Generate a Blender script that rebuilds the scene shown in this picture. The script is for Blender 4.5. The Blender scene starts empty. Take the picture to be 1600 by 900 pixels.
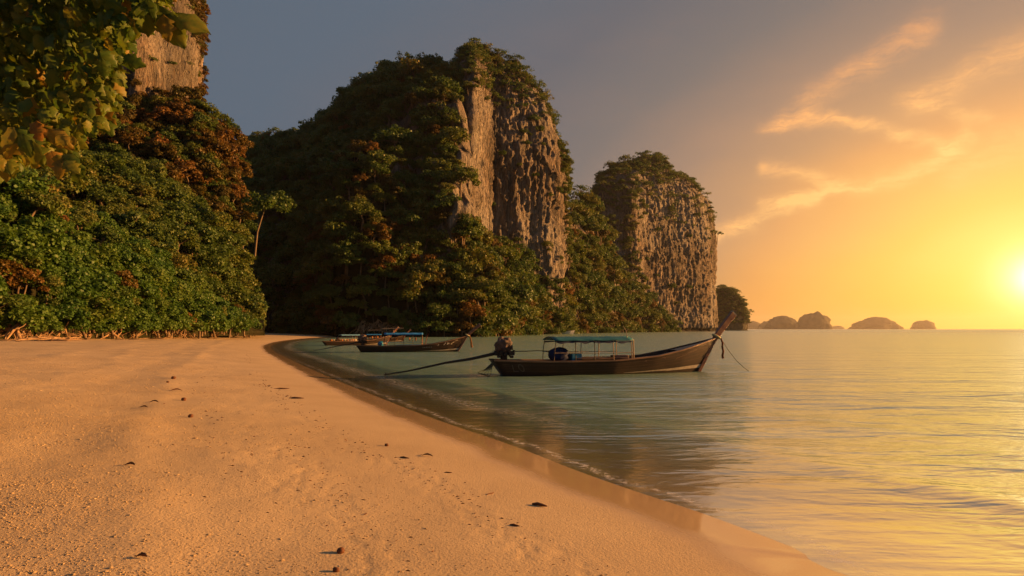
import bpy, bmesh, math, random
import numpy as np
from mathutils import Vector, Matrix

R = math.radians
rng = np.random.default_rng(7)
random.seed(7)
scene = bpy.context.scene
COL = scene.collection

# ---------------------------------------------------------------- camera
CAMZ, PITCH, F = 2.0, math.atan(64 / 933.0), 933.0
cd = bpy.data.cameras.new('camera')
cd.sensor_width = 36.0
cd.lens = 36.0 * F / 1600.0
cd.clip_start = 0.05
cd.clip_end = 20000
cam = bpy.data.objects.new('camera', cd)
cam.location = (0, 0, CAMZ)
cam.rotation_euler = (R(90) + PITCH, 0, 0)
COL.objects.link(cam)
scene.camera = cam

# ---------------------------------------------------------------- exposure and render settings
scene.view_settings.view_transform = 'Standard'
scene.view_settings.look = 'None'
scene.view_settings.exposure = 1.22
scene.view_settings.gamma = 1.0
scene.render.engine = 'CYCLES'
cy = scene.cycles
cy.max_bounces = 6
cy.diffuse_bounces = 3
cy.glossy_bounces = 3
cy.transmission_bounces = 3
cy.transparent_max_bounces = 8
cy.volume_bounces = 0
cy.use_denoising = True
cy.caustics_reflective = False
cy.caustics_refractive = False
cy.sample_clamp_indirect = 4.0
cy.blur_glossy = 0.5

# ---------------------------------------------------------------- sky
SUN_AZ, SUN_EL = R(41.6), R(3.6)          # where the sun stands in the sky
LAMP_AZ, LAMP_EL = R(79.0), R(11.0)        # direction the shadows are cast from


HAZE = 0.00006          # density of the air


class NT:
    """small helper for building node trees"""
    def __init__(self, tree):
        self.t = tree
        self.n = tree.nodes
        self.l = tree.links

    def node(self, kind, **kw):
        nd = self.n.new(kind)
        for k, v in kw.items():
            setattr(nd, k, v)
        return nd

    def put(self, sock, v):
        if v is None:
            return
        if isinstance(v, bpy.types.NodeSocket):
            self.l.new(v, sock)
        else:
            if isinstance(v, (tuple, list)) and len(v) == 3 and sock.type == 'RGBA':
                v = (*v, 1.0)
            sock.default_value = v

    def m(self, op, a, b=None, c=None, clamp=False):
        nd = self.node('ShaderNodeMath', operation=op, use_clamp=clamp)
        self.put(nd.inputs[0], a)
        self.put(nd.inputs[1], b)
        self.put(nd.inputs[2], c)
        return nd.outputs[0]

    def vm(self, op, a, b=None, out=0):
        nd = self.node('ShaderNodeVectorMath', operation=op)
        self.put(nd.inputs[0], a)
        if op == 'SCALE':
            self.put(nd.inputs[3], b)
        else:
            self.put(nd.inputs[1], b)
        return nd.outputs[out]

    def mix(self, f, a, b, mode='MIX'):
        nd = self.node('ShaderNodeMix', data_type='RGBA', blend_type=mode)
        nd.clamp_factor = True
        self.put(nd.inputs[0], f)
        self.put(nd.inputs[6], a)
        self.put(nd.inputs[7], b)
        return nd.outputs[2]

    def ramp(self, f, stops, interp='LINEAR'):
        nd = self.node('ShaderNodeValToRGB')
        cr = nd.color_ramp
        cr.interpolation = interp
        while len(cr.elements) < len(stops):
            cr.elements.new(0.5)
        for e, (p, c) in zip(cr.elements, stops):
            e.position = p
            e.color = (*c, 1) if len(c) == 3 else c
        self.put(nd.inputs[0], f)
        return nd.outputs[0]

    def rng(self, v, a, b, c=0.0, d=1.0, smooth=False):
        nd = self.node('ShaderNodeMapRange')
        if smooth:
            nd.interpolation_type = 'SMOOTHSTEP'
        self.put(nd.inputs[0], v)
        for i, x in enumerate((a, b, c, d)):
            self.put(nd.inputs[i + 1], x)
        return nd.outputs[0]

    def noise(self, vec, scale=1.0, detail=3.0, rough=0.5, dist=0.0, out=0):
        nd = self.node('ShaderNodeTexNoise')
        self.put(nd.inputs['Vector'], vec)
        self.put(nd.inputs['Scale'], scale)
        self.put(nd.inputs['Detail'], detail)
        self.put(nd.inputs['Roughness'], rough)
        self.put(nd.inputs['Distortion'], dist)
        return nd.outputs[out]

    def mapping(self, vec, scale=(1, 1, 1), rot=(0, 0, 0), loc=(0, 0, 0)):
        nd = self.node('ShaderNodeMapping')
        self.put(nd.inputs['Vector'], vec)
        self.put(nd.inputs['Location'], loc)
        self.put(nd.inputs['Rotation'], rot)
        self.put(nd.inputs['Scale'], scale)
        return nd.outputs[0]


def lin(r, g, b):
    f = lambda c: ((c / 255 + 0.055) / 1.055) ** 2.4 if c > 10 else c / 255 / 12.92
    return (f(r), f(g), f(b))


world = bpy.data.worlds.new('World')
scene.world = world
world.use_nodes = True
w = NT(world.node_tree)
w.n.clear()
gen = w.node('ShaderNodeTexCoord').outputs['Generated']
sep = w.node('ShaderNodeSeparateXYZ')
w.l.new(gen, sep.inputs[0])
DEG = 57.29578
az = w.m('MULTIPLY', w.m('ARCTAN2', sep.outputs[0], sep.outputs[1]), DEG)
el = w.m('MAXIMUM', w.m('MULTIPLY', w.m('ARCSINE', sep.outputs[2]), DEG), 0.0)
daz0 = w.m('ABSOLUTE', w.m('SUBTRACT', az, math.degrees(SUN_AZ)))
daz = w.m('MINIMUM', daz0, w.m('SUBTRACT', 360.0, daz0))
de = w.m('MULTIPLY', w.m('SUBTRACT', el, math.degrees(SUN_EL)), 1.65)
q = w.m('SQRT', w.m('ADD', w.m('MULTIPLY', daz, daz), w.m('MULTIPLY', de, de)))
skynoise = w.noise(w.mapping(gen, scale=(1.5, 1.5, 5)), 1.2, 3, 0.5)
q2 = w.m('ADD', q, w.m('MULTIPLY', w.m('SUBTRACT', skynoise, 0.5), 7.0))
qs = [(0, lin(255, 240, 160)), (5, lin(255, 222, 110)), (10, lin(250, 198, 90)), (15, lin(242, 180, 94)), (20, lin(226, 162, 96)),
      (25, lin(190, 145, 104)), (31, lin(160, 130, 108)), (40, lin(122, 112, 107)), (51, lin(102, 101, 106)),
      (70, lin(90, 101, 114)), (110, lin(84, 98, 113)), (180, lin(80, 94, 110))]
grad = w.ramp(w.m('DIVIDE', q2, 180.0), [(a / 180.0, c) for a, c in qs])
# warmer, more saturated band towards the horizon under the sun
hz = w.m('MULTIPLY', w.rng(el, 0, 9, 1, 0, True), w.rng(daz, 4, 50, 1, 0, True))
grad = w.mix(w.m('MULTIPLY', hz, 0.8), grad, w.mix(1.0, grad, (1.0, 0.80, 0.24), 'MULTIPLY'))
# glow and disc of the low sun
gx = w.m('SUBTRACT', az, math.degrees(SUN_AZ))
gy = w.m('SUBTRACT', el, math.degrees(SUN_EL))
gd = w.m('SQRT', w.m('ADD', w.m('MULTIPLY', gx, gx), w.m('MULTIPLY', gy, gy)))
g1 = w.m('POWER', 2.71828, w.m('MULTIPLY', w.m('POWER', w.m('DIVIDE', gd, 1.1), 1.2), -1.0))
g2 = w.m('POWER', 2.71828, w.m('MULTIPLY', w.m('DIVIDE', gd, 5.0), -1.0))
glow = w.vm('ADD', w.vm('SCALE', (1.0, 0.93, 0.6), w.m('MULTIPLY', g1, 2.6)), w.vm('SCALE', (0.9, 0.5, 0.10), w.m('MULTIPLY', g2, 0.14)))


def stroke_group():
    g = bpy.data.node_groups.new('cirrus_stroke', 'ShaderNodeTree')
    for nm, ty in (('P', 'NodeSocketVector'), ('A', 'NodeSocketVector'), ('B', 'NodeSocketVector'), ('W', 'NodeSocketFloat')):
        g.interface.new_socket(nm, in_out='INPUT', socket_type=ty)
    g.interface.new_socket('V', in_out='OUTPUT', socket_type='NodeSocketFloat')
    s = NT(g)
    gi = s.node('NodeGroupInput')
    go = s.node('NodeGroupOutput')
    ab = s.vm('SUBTRACT', gi.outputs[2], gi.outputs[1])
    ap = s.vm('SUBTRACT', gi.outputs[0], gi.outputs[1])
    h = s.m('DIVIDE', s.vm('DOT_PRODUCT', ap, ab, out=1), s.vm('DOT_PRODUCT', ab, ab, out=1), clamp=True)
    d = s.vm('LENGTH', s.vm('SUBTRACT', ap, s.vm('SCALE', ab, h)), out=1)
    r = s.m('DIVIDE', d, gi.outputs[3])
    s.l.new(s.m('POWER', 2.71828, s.m('MULTIPLY', s.m('MULTIPLY', r, r), -1.0)), go.inputs[0])
    return g


def azel(px, py):
    d = Vector((px - 800, F * math.cos(PITCH) - (450 - py) * math.sin(PITCH), F * math.sin(PITCH) + (450 - py) * math.cos(PITCH))).normalized()
    return (math.degrees(math.atan2(d.x, d.y)), math.degrees(math.asin(d.z)), 0.0)


sg = stroke_group()
comb = w.node('ShaderNodeCombineXYZ')
w.l.new(az, comb.inputs[0])
w.l.new(el, comb.inputs[1])
pa = comb.outputs[0]
warp = w.vm('SCALE', w.vm('SUBTRACT', w.noise(pa, 0.35, 4, 0.6, out=1), (0.5, 0.5, 0.5)), 1.8)
pw = w.vm('ADD', pa, warp)
STROKES = [([(1120, 366), (1175, 345), (1225, 325), (1275, 312)], 0.75, 0.85), ([(1190, 318), (1250, 312), (1300, 296)], 0.6, 0.5),
           ([(1300, 296), (1270, 310)], 0.5, 0.4),
           ([(1195, 258), (1260, 272), (1325, 293), (1400, 281), (1465, 252), (1510, 210)], 0.75, 0.6),
           ([(1195, 203), (1255, 183), (1330, 190), (1400, 210), (1470, 225)], 0.65, 0.55),
           ([(1230, 185), (1310, 125), (1380, 85), (1450, 40)], 1.2, 0.42),
           ([(1430, 160), (1510, 125), (1570, 90), (1640, 50)], 1.3, 0.45), ([(1430, 160), (1500, 178), (1540, 190)], 0.7, 0.4),
           ([(1500, 260), (1580, 225), (1680, 190)], 1.8, 0.3)]
tot = None
for pts, wd, st in STROKES:
    best = None
    for a, b in zip(pts[:-1], pts[1:]):
        nd = w.node('ShaderNodeGroup', node_tree=sg)
        w.l.new(pw, nd.inputs[0])
        nd.inputs[1].default_value = azel(*a)
        nd.inputs[2].default_value = azel(*b)
        nd.inputs[3].default_value = wd * 0.8
        best = nd.outputs[0] if best is None else w.m('MAXIMUM', best, nd.outputs[0])
    best = w.m('MULTIPLY', best, min(1.4, st * 1.9))
    tot = best if tot is None else w.m('ADD', tot, best)
fib = w.noise(w.mapping(pw, rot=(0, 0, R(-28)), scale=(0.22, 1.5, 1)), 1.5, 6, 0.68, 0.5)
fib2 = w.noise(w.mapping(pa, scale=(1, 1, 1)), 0.32, 4, 0.6)
tot = w.m('MULTIPLY', tot, w.m('MULTIPLY', w.rng(fib, 0.32, 0.70, 0.22, 1.1), w.rng(fib2, 0.35, 0.6, 0.55, 1.0)))
veil = w.m('MULTIPLY', w.rng(w.noise(w.mapping(pa, scale=(0.05, 0.13, 1), rot=(0, 0, R(-25))), 1.0, 5, 0.6), 0.48, 0.8), w.rng(daz, 0, 60, 0.12, 0.03))
cl = w.m('ADD', tot, veil, clamp=True)
cloudcol = w.ramp(w.m('DIVIDE', q, 60.0), [(0, (1.1, 0.78, 0.34)), (0.25, lin(255, 205, 120)), (0.4, lin(255, 186, 112)), (0.6, lin(236, 160, 104)), (1, lin(150, 125, 118))])
sky = w.mix(cl, grad, cloudcol)
sky = w.vm('ADD', sky, glow)
nish = w.node('ShaderNodeTexSky')
nish.sky_type = 'NISHITA'
nish.sun_disc = False
nish.sun_elevation = LAMP_EL
nish.sun_rotation = SUN_AZ
nish.dust_density = 2.0
bg1 = w.node('ShaderNodeBackground')
w.l.new(sky, bg1.inputs[0])
bg1.inputs[1].default_value = 0.465
bg2 = w.node('ShaderNodeBackground')
w.l.new(nish.outputs[0], bg2.inputs[0])
bg2.inputs[1].default_value = 0.0008
addw = w.node('ShaderNodeAddShader')
w.l.new(bg1.outputs[0], addw.inputs[0])
w.l.new(bg2.outputs[0], addw.inputs[1])
wo = w.node('ShaderNodeOutputWorld')
w.l.new(addw.outputs[0], wo.inputs[0])
world.cycles.sampling_method = 'MANUAL'
world.cycles.sample_map_resolution = 1024

# ---------------------------------------------------------------- sun
sd = bpy.data.lights.new('sun', 'SUN')
sd.energy = 5.0
sd.angle = R(0.6)
sd.color = (1.0, 0.46, 0.13)
sun = bpy.data.objects.new('sun', sd)
sv = Vector((math.sin(LAMP_AZ) * math.cos(LAMP_EL), math.cos(LAMP_AZ) * math.cos(LAMP_EL), math.sin(LAMP_EL)))
sun.rotation_euler = sv.to_track_quat('Z', 'Y').to_euler()
sun.location = sv * 50
COL.objects.link(sun)

# ---------------------------------------------------------------- numpy helpers
CP, SP = math.cos(PITCH), math.sin(PITCH)


def ray(px, py):
    return (np.asarray(px, float) - 800, F * CP - (450 - np.asarray(py, float)) * SP, F * SP + (450 - np.asarray(py, float)) * CP)


def at(px, py, Y):
    a, b, c = ray(px, py)
    k = Y / b
    return (a * k, b * k, CAMZ + c * k)


def ground(px, py, z=0.0):
    a, b, c = ray(px, py)
    k = (z - CAMZ) / c
    return (a * k, b * k)


_perm = np.random.default_rng(3).permutation(256)
_perm = np.concatenate([_perm, _perm, _perm])
_grad = np.random.default_rng(4).normal(size=(256, 3))
_grad /= np.linalg.norm(_grad, axis=1)[:, None]


def pnoise(x, y, z):
    x, y, z = np.broadcast_arrays(np.asarray(x, float), np.asarray(y, float), np.asarray(z, float))
    xi, yi, zi = np.floor(x).astype(int), np.floor(y).astype(int), np.floor(z).astype(int)
    xf, yf, zf = x - xi, y - yi, z - zi
    u, v, s = [t * t * t * (t * (t * 6 - 15) + 10) for t in (xf, yf, zf)]
    out = 0
    for dx in (0, 1):
        for dy in (0, 1):
            for dz in (0, 1):
                h = _perm[_perm[_perm[(xi + dx) & 255] + ((yi + dy) & 255)] + ((zi + dz) & 255)]
                g = _grad[h]
                d = g[..., 0] * (xf - dx) + g[..., 1] * (yf - dy) + g[..., 2] * (zf - dz)
                out = out + d * (u if dx else 1 - u) * (v if dy else 1 - v) * (s if dz else 1 - s)
    return out * 1.5


def fbm(x, y, z, octv=4, gain=0.5):
    o, a, f = 0, 1.0, 1.0
    for i in range(octv):
        o = o + a * pnoise(x * f + i * 17.3, y * f + i * 5.1, z * f + i * 9.7)
        a *= gain
        f *= 2.03
    return o


def ridge(x, y, z, octv=3):
    o, a, f = 0, 1.0, 1.0
    for i in range(octv):
        o = o + a * (1 - 2 * np.abs(pnoise(x * f + i * 7.3, y * f, z * f)))
        a *= 0.5
        f *= 2.1
    return o


def sstep(a, b, x):
    t = np.clip((x - a) / (b - a), 0, 1)
    return t * t * (3 - 2 * t)


def new_mesh(name, verts, faces, mats=(), smooth=False, attrs=None, mat_idx=None):
    verts = np.asarray(verts, np.float32).reshape(-1, 3)
    me = bpy.data.meshes.new(name)
    if isinstance(faces, np.ndarray):
        k = faces.shape[1]
        me.vertices.add(len(verts))
        me.vertices.foreach_set('co', verts.ravel())
        me.loops.add(faces.size)
        me.loops.foreach_set('vertex_index', faces.astype(np.int32).ravel())
        me.polygons.add(len(faces))
        me.polygons.foreach_set('loop_start', np.arange(0, faces.size, k, dtype=np.int32))
        me.polygons.foreach_set('loop_total', np.full(len(faces), k, np.int32))
        me.update(calc_edges=True)
    else:
        me.from_pydata([tuple(v) for v in verts.tolist()], [], faces)
        me.update()
    for mt in mats:
        me.materials.append(mt)
    if mat_idx is not None:
        me.polygons.foreach_set('material_index', np.asarray(mat_idx, np.int32))
    if smooth:
        me.polygons.foreach_set('use_smooth', np.ones(len(me.polygons), bool))
    for k_, v_ in (attrs or {}).items():
        v_ = np.asarray(v_)
        at_ = me.attributes.new(k_, 'INT' if v_.dtype.kind == 'i' else ('FLOAT_VECTOR' if v_.ndim == 2 else 'FLOAT'), 'POINT')
        at_.data.foreach_set('vector' if v_.ndim == 2 else 'value', v_.astype(np.int32 if v_.dtype.kind == 'i' else np.float32).ravel())
    me.validate()
    return me


def grid_faces(nu, nv, wrap_u=False):
    i = np.arange(nu if wrap_u else nu - 1)
    j = np.arange(nv - 1)
    I, J = np.meshgrid(i, j, indexing='ij')
    I2 = (I + 1) % nu
    return np.stack([I * nv + J, I2 * nv + J, I2 * nv + J + 1, I * nv + J + 1], -1).reshape(-1, 4)


def link(name, me, parent=None, label=None, cat=None, group=None, kind=None, loc=None, rot=None, scale=None):
    o = bpy.data.objects.new(name, me)
    COL.objects.link(o)
    if parent:
        o.parent = parent
    if loc is not None:
        o.location = loc
    if rot is not None:
        o.rotation_euler = rot
    if scale is not None:
        o.scale = scale if isinstance(scale, (tuple, list)) else (float(scale),) * 3
    if label:
        o['label'] = label
    if cat:
        o['category'] = cat
    if group:
        o['group'] = group
    if kind:
        o['kind'] = kind
    return o


def hidden_copy(root, label=None):
    r = root.copy()
    COL.objects.link(r)
    if label:
        r['label'] = label
    for ch in root.children:
        c = ch.copy()
        COL.objects.link(c)
        c.parent = r
    return r


# ---------------------------------------------------------------- materials
def mat(name):
    m_ = bpy.data.materials.new(name)
    m_.use_nodes = True
    t = NT(m_.node_tree)
    t.n.clear()
    out = t.node('ShaderNodeOutputMaterial')
    return m_, t, out


def pos(t):
    return t.node('ShaderNodeNewGeometry').outputs['Position']


def bsdf(t, color, rough=0.7, spec=0.3, normal=None, metal=0.0):
    b = t.node('ShaderNodeBsdfPrincipled')
    t.put(b.inputs['Base Color'], color)
    t.put(b.inputs['Roughness'], rough)
    t.put(b.inputs['Specular IOR Level'], spec)
    t.put(b.inputs['Metallic'], metal)
    if normal is not None:
        t.l.new(normal, b.inputs['Normal'])
    return b.outputs[0]


def bump(t, h, strength=0.5, dist=0.1, normal=None):
    b = t.node('ShaderNodeBump')
    t.put(b.inputs['Height'], h)
    b.inputs['Strength'].default_value = strength
    b.inputs['Distance'].default_value = dist
    if normal is not None:
        t.l.new(normal, b.inputs['Normal'])
    return b.outputs[0]


def simple(name, c1, c2, rough=0.7, spec=0.3, scale=6.0, bstr=0.3, bdist=0.01, obj=True, stretch=(1, 1, 1)):
    m_, t, out = mat(name)
    v = t.node('ShaderNodeTexCoord').outputs['Object'] if obj else pos(t)
    v = t.mapping(v, scale=stretch)
    n1 = t.noise(v, scale, 5, 0.6)
    col = t.mix(t.rng(n1, 0.3, 0.7), c1, c2)
    n2 = t.noise(v, scale * 5, 3, 0.6)
    s = bsdf(t, col, t.rng(n1, 0.3, 0.7, rough - 0.1, min(1, rough + 0.1)), spec, bump(t, n2, bstr, bdist))
    t.l.new(s, out.inputs[0])
    return m_


def leaf_mat(name, stops, trans=0.35, objvar=0.6, scale_noise=0.05, gloss=0.3, mottled=False):
    m_, t, out = mat(name)
    geo = t.node('ShaderNodeNewGeometry')
    oi = t.node('ShaderNodeObjectInfo')
    nz = t.noise(geo.outputs['Position'], scale_noise, 2, 0.5)
    f = t.m('ADD', t.m('MULTIPLY', geo.outputs['Random Per Island'], 0.30),
            t.m('ADD', t.m('MULTIPLY', oi.outputs['Random'], 0.50), t.m('MULTIPLY', t.rng(nz, 0.3, 0.7), 0.2)))
    col = t.ramp(f, stops)
    if mottled:
        mo = t.noise(geo.outputs['Position'], 14.0, 5, 0.65)
        col = t.mix(t.rng(mo, 0.42, 0.70, 0, 0.6), col, t.mix(1.0, col, (1.9, 1.15, 0.8), 'MULTIPLY'))
        col = t.mix(t.rng(mo, 0.42, 0.28, 0, 0.6), col, t.mix(1.0, col, (0.45, 0.5, 0.5), 'MULTIPLY'))
    b = bsdf(t, col, 0.5, gloss)
    tr = t.node('ShaderNodeBsdfTranslucent')
    t.l.new(t.mix(1.0, col, (1.0, 1.0, 0.5), 'MULTIPLY'), tr.inputs[0])
    mx = t.node('ShaderNodeMixShader')
    mx.inputs[0].default_value = trans
    t.l.new(b, mx.inputs[1])
    t.l.new(tr.outputs[0], mx.inputs[2])
    t.l.new(mx.outputs[0], out.inputs[0])
    return m_


M = {}
M['leaf_hedge'] = leaf_mat('broad_green_leaves', [(0.0, (0.030, 0.075, 0.012)), (0.4, (0.062, 0.135, 0.018)), (0.7, (0.10, 0.17, 0.024)), (0.93, (0.15, 0.19, 0.03)), (1.0, (0.20, 0.13, 0.025))])
M['leaf_forest'] = leaf_mat('jungle_leaves', [(0.0, (0.038, 0.080, 0.018)), (0.35, (0.070, 0.120, 0.022)), (0.6, (0.115, 0.155, 0.026)), (0.82, (0.18, 0.165, 0.03)), (1.0, (0.23, 0.13, 0.035))])
M['leaf_brown'] = leaf_mat('russet_leaves', [(0.0, (0.05, 0.065, 0.014)), (0.3, (0.10, 0.085, 0.016)), (0.6, (0.17, 0.095, 0.02)), (1.0, (0.23, 0.10, 0.03))])
M['bark'] = simple('bark', (0.09, 0.06, 0.04), (0.22, 0.16, 0.10), 0.85, 0.2, 3.0, 0.6, 0.02)
M['root'] = simple('weathered_root_wood', (0.20, 0.12, 0.06), (0.42, 0.28, 0.16), 0.8, 0.2, 4.0, 0.6, 0.02)


def sand_material():
    m_, t, out = mat('beach_sand')
    p = pos(t)
    wet = t.node('ShaderNodeAttribute', attribute_name='wet').outputs['Fac']
    rough_zone = t.node('ShaderNodeAttribute', attribute_name='loose').outputs['Fac']
    n1 = t.noise(p, 0.5, 4, 0.55)
    n2 = t.noise(p, 7.0, 5, 0.65)
    n3 = t.noise(p, 55.0, 4, 0.7)
    n4 = t.noise(p, 420.0, 2, 0.6)
    col = t.mix(t.rng(n1, 0.3, 0.7), (0.45, 0.335, 0.20), (0.54, 0.41, 0.25))
    col = t.mix(t.m('MULTIPLY', t.rng(n3, 0.45, 0.75), 0.45), col, (0.40, 0.24, 0.13))
    col = t.mix(t.m('MULTIPLY', t.rng(n4, 0.55, 0.8), 0.35), col, (0.75, 0.56, 0.36))
    dark = t.rng(n3, 0.30, 0.22, 0, 1)
    col = t.mix(t.m('MULTIPLY', dark, 0.5), col, (0.20, 0.11, 0.06))
    wn = t.m('ADD', wet, t.m('MULTIPLY', t.m('SUBTRACT', n2, 0.5), 0.15), clamp=True)
    wetf = t.rng(wn, 0.15, 0.85, 0, 1, True)
    col = t.mix(wetf, col, t.mix(1.0, col, (0.92, 0.86, 0.80), 'MULTIPLY'))
    dry = t.m('SUBTRACT', 1.0, wetf)
    vor = t.node('ShaderNodeTexVoronoi', feature='SMOOTH_F1')
    t.put(vor.inputs['Vector'], t.vm('ADD', p, t.vm('SCALE', t.noise(p, 12, 2, 0.5, out=1), 0.05)))
    vor.inputs['Scale'].default_value = 42.0
    h = t.m('ADD', t.m('MULTIPLY', n3, 0.9), t.m('ADD', t.m('MULTIPLY', n2, 0.8), t.m('ADD', t.m('MULTIPLY', n4, 0.22), t.m('MULTIPLY', vor.outputs[0], -0.5))))
    h = t.m('MULTIPLY', h, t.m('MULTIPLY', dry, t.rng(rough_zone, 0, 1, 0.35, 1.0)))
    nb = bump(t, h, 1.0, 0.017)
    s = bsdf(t, col, t.rng(wetf, 0, 1, 0.92, 0.06), t.rng(wetf, 0, 1, 0.15, 1.0), nb)
    t.l.new(s, out.inputs[0])
    return m_


def water_material():
    m_, t, out = mat('sea_water')
    p = pos(t)
    depth = t.node('ShaderNodeAttribute', attribute_name='depth').outputs['Fac']
    far = t.rng(t.vm('LENGTH', p, out=1), 30, 600, 0, 1)
    pm = t.mapping(p, rot=(0, 0, R(-12)), scale=(0.32, 1.0, 1))
    n1 = t.noise(pm, 1.1, 3, 0.55, 0.6)
    n2 = t.noise(t.mapping(p, rot=(0, 0, R(14)), scale=(0.35, 1.0, 1)), 3.6, 3, 0.5, 0.4)
    n3 = t.noise(t.mapping(p, rot=(0, 0, R(-20)), scale=(0.3, 1.0, 1)), 0.28, 3, 0.5, 0.3)
    calm = t.rng(depth, 0.0, 0.45, 0.10, 1.0)
    h = t.m('ADD', t.m('MULTIPLY', n1, 0.60), t.m('ADD', t.m('MULTIPLY', n2, 0.16), t.m('ADD', t.m('MULTIPLY', n3, 1.4), t.m('MULTIPLY', t.noise(t.mapping(p, rot=(0, 0, R(-4)), scale=(0.45, 1.0, 1)), 9.5, 2, 0.5), 0.055))))
    h = t.m('MULTIPLY', h, calm)
    nb = bump(t, h, 1.0, 0.36)
    deep = t.node('ShaderNodeBsdfDiffuse')
    patch = t.noise(p, 0.06, 3, 0.5)
    t.l.new(t.mix(t.rng(patch, 0.35, 0.65), (0.21, 0.43, 0.35), (0.28, 0.47, 0.35)), deep.inputs[0])
    tr = t.node('ShaderNodeBsdfTransparent')
    tr.inputs[0].default_value = (0.86, 0.93, 0.86, 1)
    body = t.node('ShaderNodeMixShader')
    t.l.new(t.rng(t.m('ADD', depth, t.m('MULTIPLY', t.m('SUBTRACT', n3, 0.5), 0.15)), 0.01, 0.26, 0.0, 0.96, True), body.inputs[0])
    t.l.new(tr.outputs[0], body.inputs[1])
    t.l.new(deep.outputs[0], body.inputs[2])
    gl = t.node('ShaderNodeBsdfGlossy')
    gl.inputs[0].default_value = (1, 1, 1, 1)
    t.l.new(t.m('ADD', t.rng(depth, 0, 0.4, 0.12, 0.16), t.m('MULTIPLY', far, 0.12)), gl.inputs['Roughness'])
    t.l.new(nb, gl.inputs['Normal'])
    fr = t.node('ShaderNodeFresnel')
    fr.inputs[0].default_value = 1.33
    t.l.new(nb, fr.inputs['Normal'])
    mx = t.node('ShaderNodeMixShader')
    # a choppy surface never reaches the full mirror reflection of a flat one at grazing angles
    t.l.new(t.m('MINIMUM', fr.outputs[0], 0.66), mx.inputs[0])
    t.l.new(body.outputs[0], mx.inputs[1])
    t.l.new(gl.outputs[0], mx.inputs[2])
    # thin lace of foam along the edge
    foam = t.node('ShaderNodeAttribute', attribute_name='foam').outputs['Fac']
    fn = t.noise(p, 9.0, 4, 0.7)
    fo = bsdf(t, (0.75, 0.7, 0.62), 0.6, 0.3)
    mf = t.node('ShaderNodeMixShader')
    t.l.new(t.m('MULTIPLY', t.m('MULTIPLY', foam, t.rng(fn, 0.46, 0.62)), 0.85), mf.inputs[0])
    t.l.new(mx.outputs[0], mf.inputs[1])
    t.l.new(fo, mf.inputs[2])
    t.l.new(mf.outputs[0], out.inputs[0])
    return m_


def rock_material(name, base=(0.24, 0.19, 0.15), scale=1.0):
    m_, t, out = mat(name)
    p = pos(t)
    pv = t.mapping(p, scale=(0.26 * scale, 0.26 * scale, 0.026 * scale))
    n1 = t.noise(pv, 1.0, 6, 0.62, 0.5)
    n2 = t.noise(pv, 4.0, 5, 0.6, 1.0)
    n3 = t.noise(t.mapping(p, scale=(0.5 * scale, 0.5 * scale, 0.2 * scale)), 1.6, 6, 0.65)
    n4 = t.noise(p, 0.022 * scale, 3, 0.5)
    col = t.mix(t.rng(n2, 0.38, 0.62), tuple(c * 0.5 for c in base), tuple(min(1, c * 1.35) for c in base))
    col = t.mix(t.m('MULTIPLY', t.rng(n1, 0.48, 0.60), 0.85), col, (0.050, 0.042, 0.036))
    col = t.mix(t.m('MULTIPLY', t.rng(n3, 0.50, 0.68), 0.5), col, (0.36, 0.21, 0.11))
    n5 = t.noise(t.mapping(p, scale=(0.05 * scale, 0.05 * scale, 0.022 * scale)), 1.0, 5, 0.6, 0.8)
    col = t.mix(t.m('MULTIPLY', t.rng(n4, 0.42, 0.58), 0.6), col, (0.34, 0.315, 0.285))
    crk = t.noise(t.mapping(p, scale=(0.30 * scale, 0.30 * scale, 0.12 * scale)), 1.3, 6, 0.7, 1.5)
    col = t.mix(t.rng(t.m('ABSOLUTE', t.m('SUBTRACT', crk, 0.5)), 0.0, 0.018, 0.75, 0.0), col, (0.03, 0.026, 0.022))
    col = t.mix(t.m('MULTIPLY', t.rng(n5, 0.50, 0.64), 0.6), col, (0.075, 0.062, 0.05))
    col = t.mix(t.m('MULTIPLY', t.rng(n3, 0.40, 0.30), 0.5), col, (0.05, 0.06, 0.03))
    zz = t.node('ShaderNodeSeparateXYZ')
    t.l.new(p, zz.inputs[0])
    tide = t.rng(t.m('ADD', zz.outputs[2], t.m('MULTIPLY', n3, 2.0)), 3.0, 4.6, 1, 0)
    streak = t.noise(t.mapping(p, scale=(0.9 * scale, 0.9 * scale, 0.035 * scale)), 1.0, 4, 0.6)
    col = t.mix(t.m('MULTIPLY', t.rng(streak, 0.54, 0.66), 0.6), col, (0.06, 0.05, 0.045))
    col = t.mix(tide, col, (0.035, 0.028, 0.022))
    h = t.m('ADD', t.m('MULTIPLY', n2, 1.0), t.m('ADD', t.m('MULTIPLY', n3, 0.8), t.m('MULTIPLY', n1, 1.2)))
    s = bsdf(t, col, 0.85, 0.2, bump(t, h, 1.0, 1.8 / scale))
    t.l.new(s, out.inputs[0])
    return m_


M['sand'] = sand_material()
M['water'] = water_material()
M['rock'] = rock_material('limestone')
M['rock_near'] = rock_material('limestone_near', (0.27, 0.21, 0.16), 1.5)
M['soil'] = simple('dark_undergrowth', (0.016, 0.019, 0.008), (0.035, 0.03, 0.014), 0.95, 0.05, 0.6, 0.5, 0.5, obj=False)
M['wooded_rock'] = simple('wooded_rock', (0.018, 0.021, 0.009), (0.10, 0.085, 0.07), 0.95, 0.05, 0.12, 0.8, 1.5, obj=False, stretch=(1, 1, .3))
M['far_rock'] = simple('far_island_cover', (0.07, 0.075, 0.05), (0.13, 0.11, 0.085), 0.9, 0.1, 0.03, 0.6, 3.0, obj=False)

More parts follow.
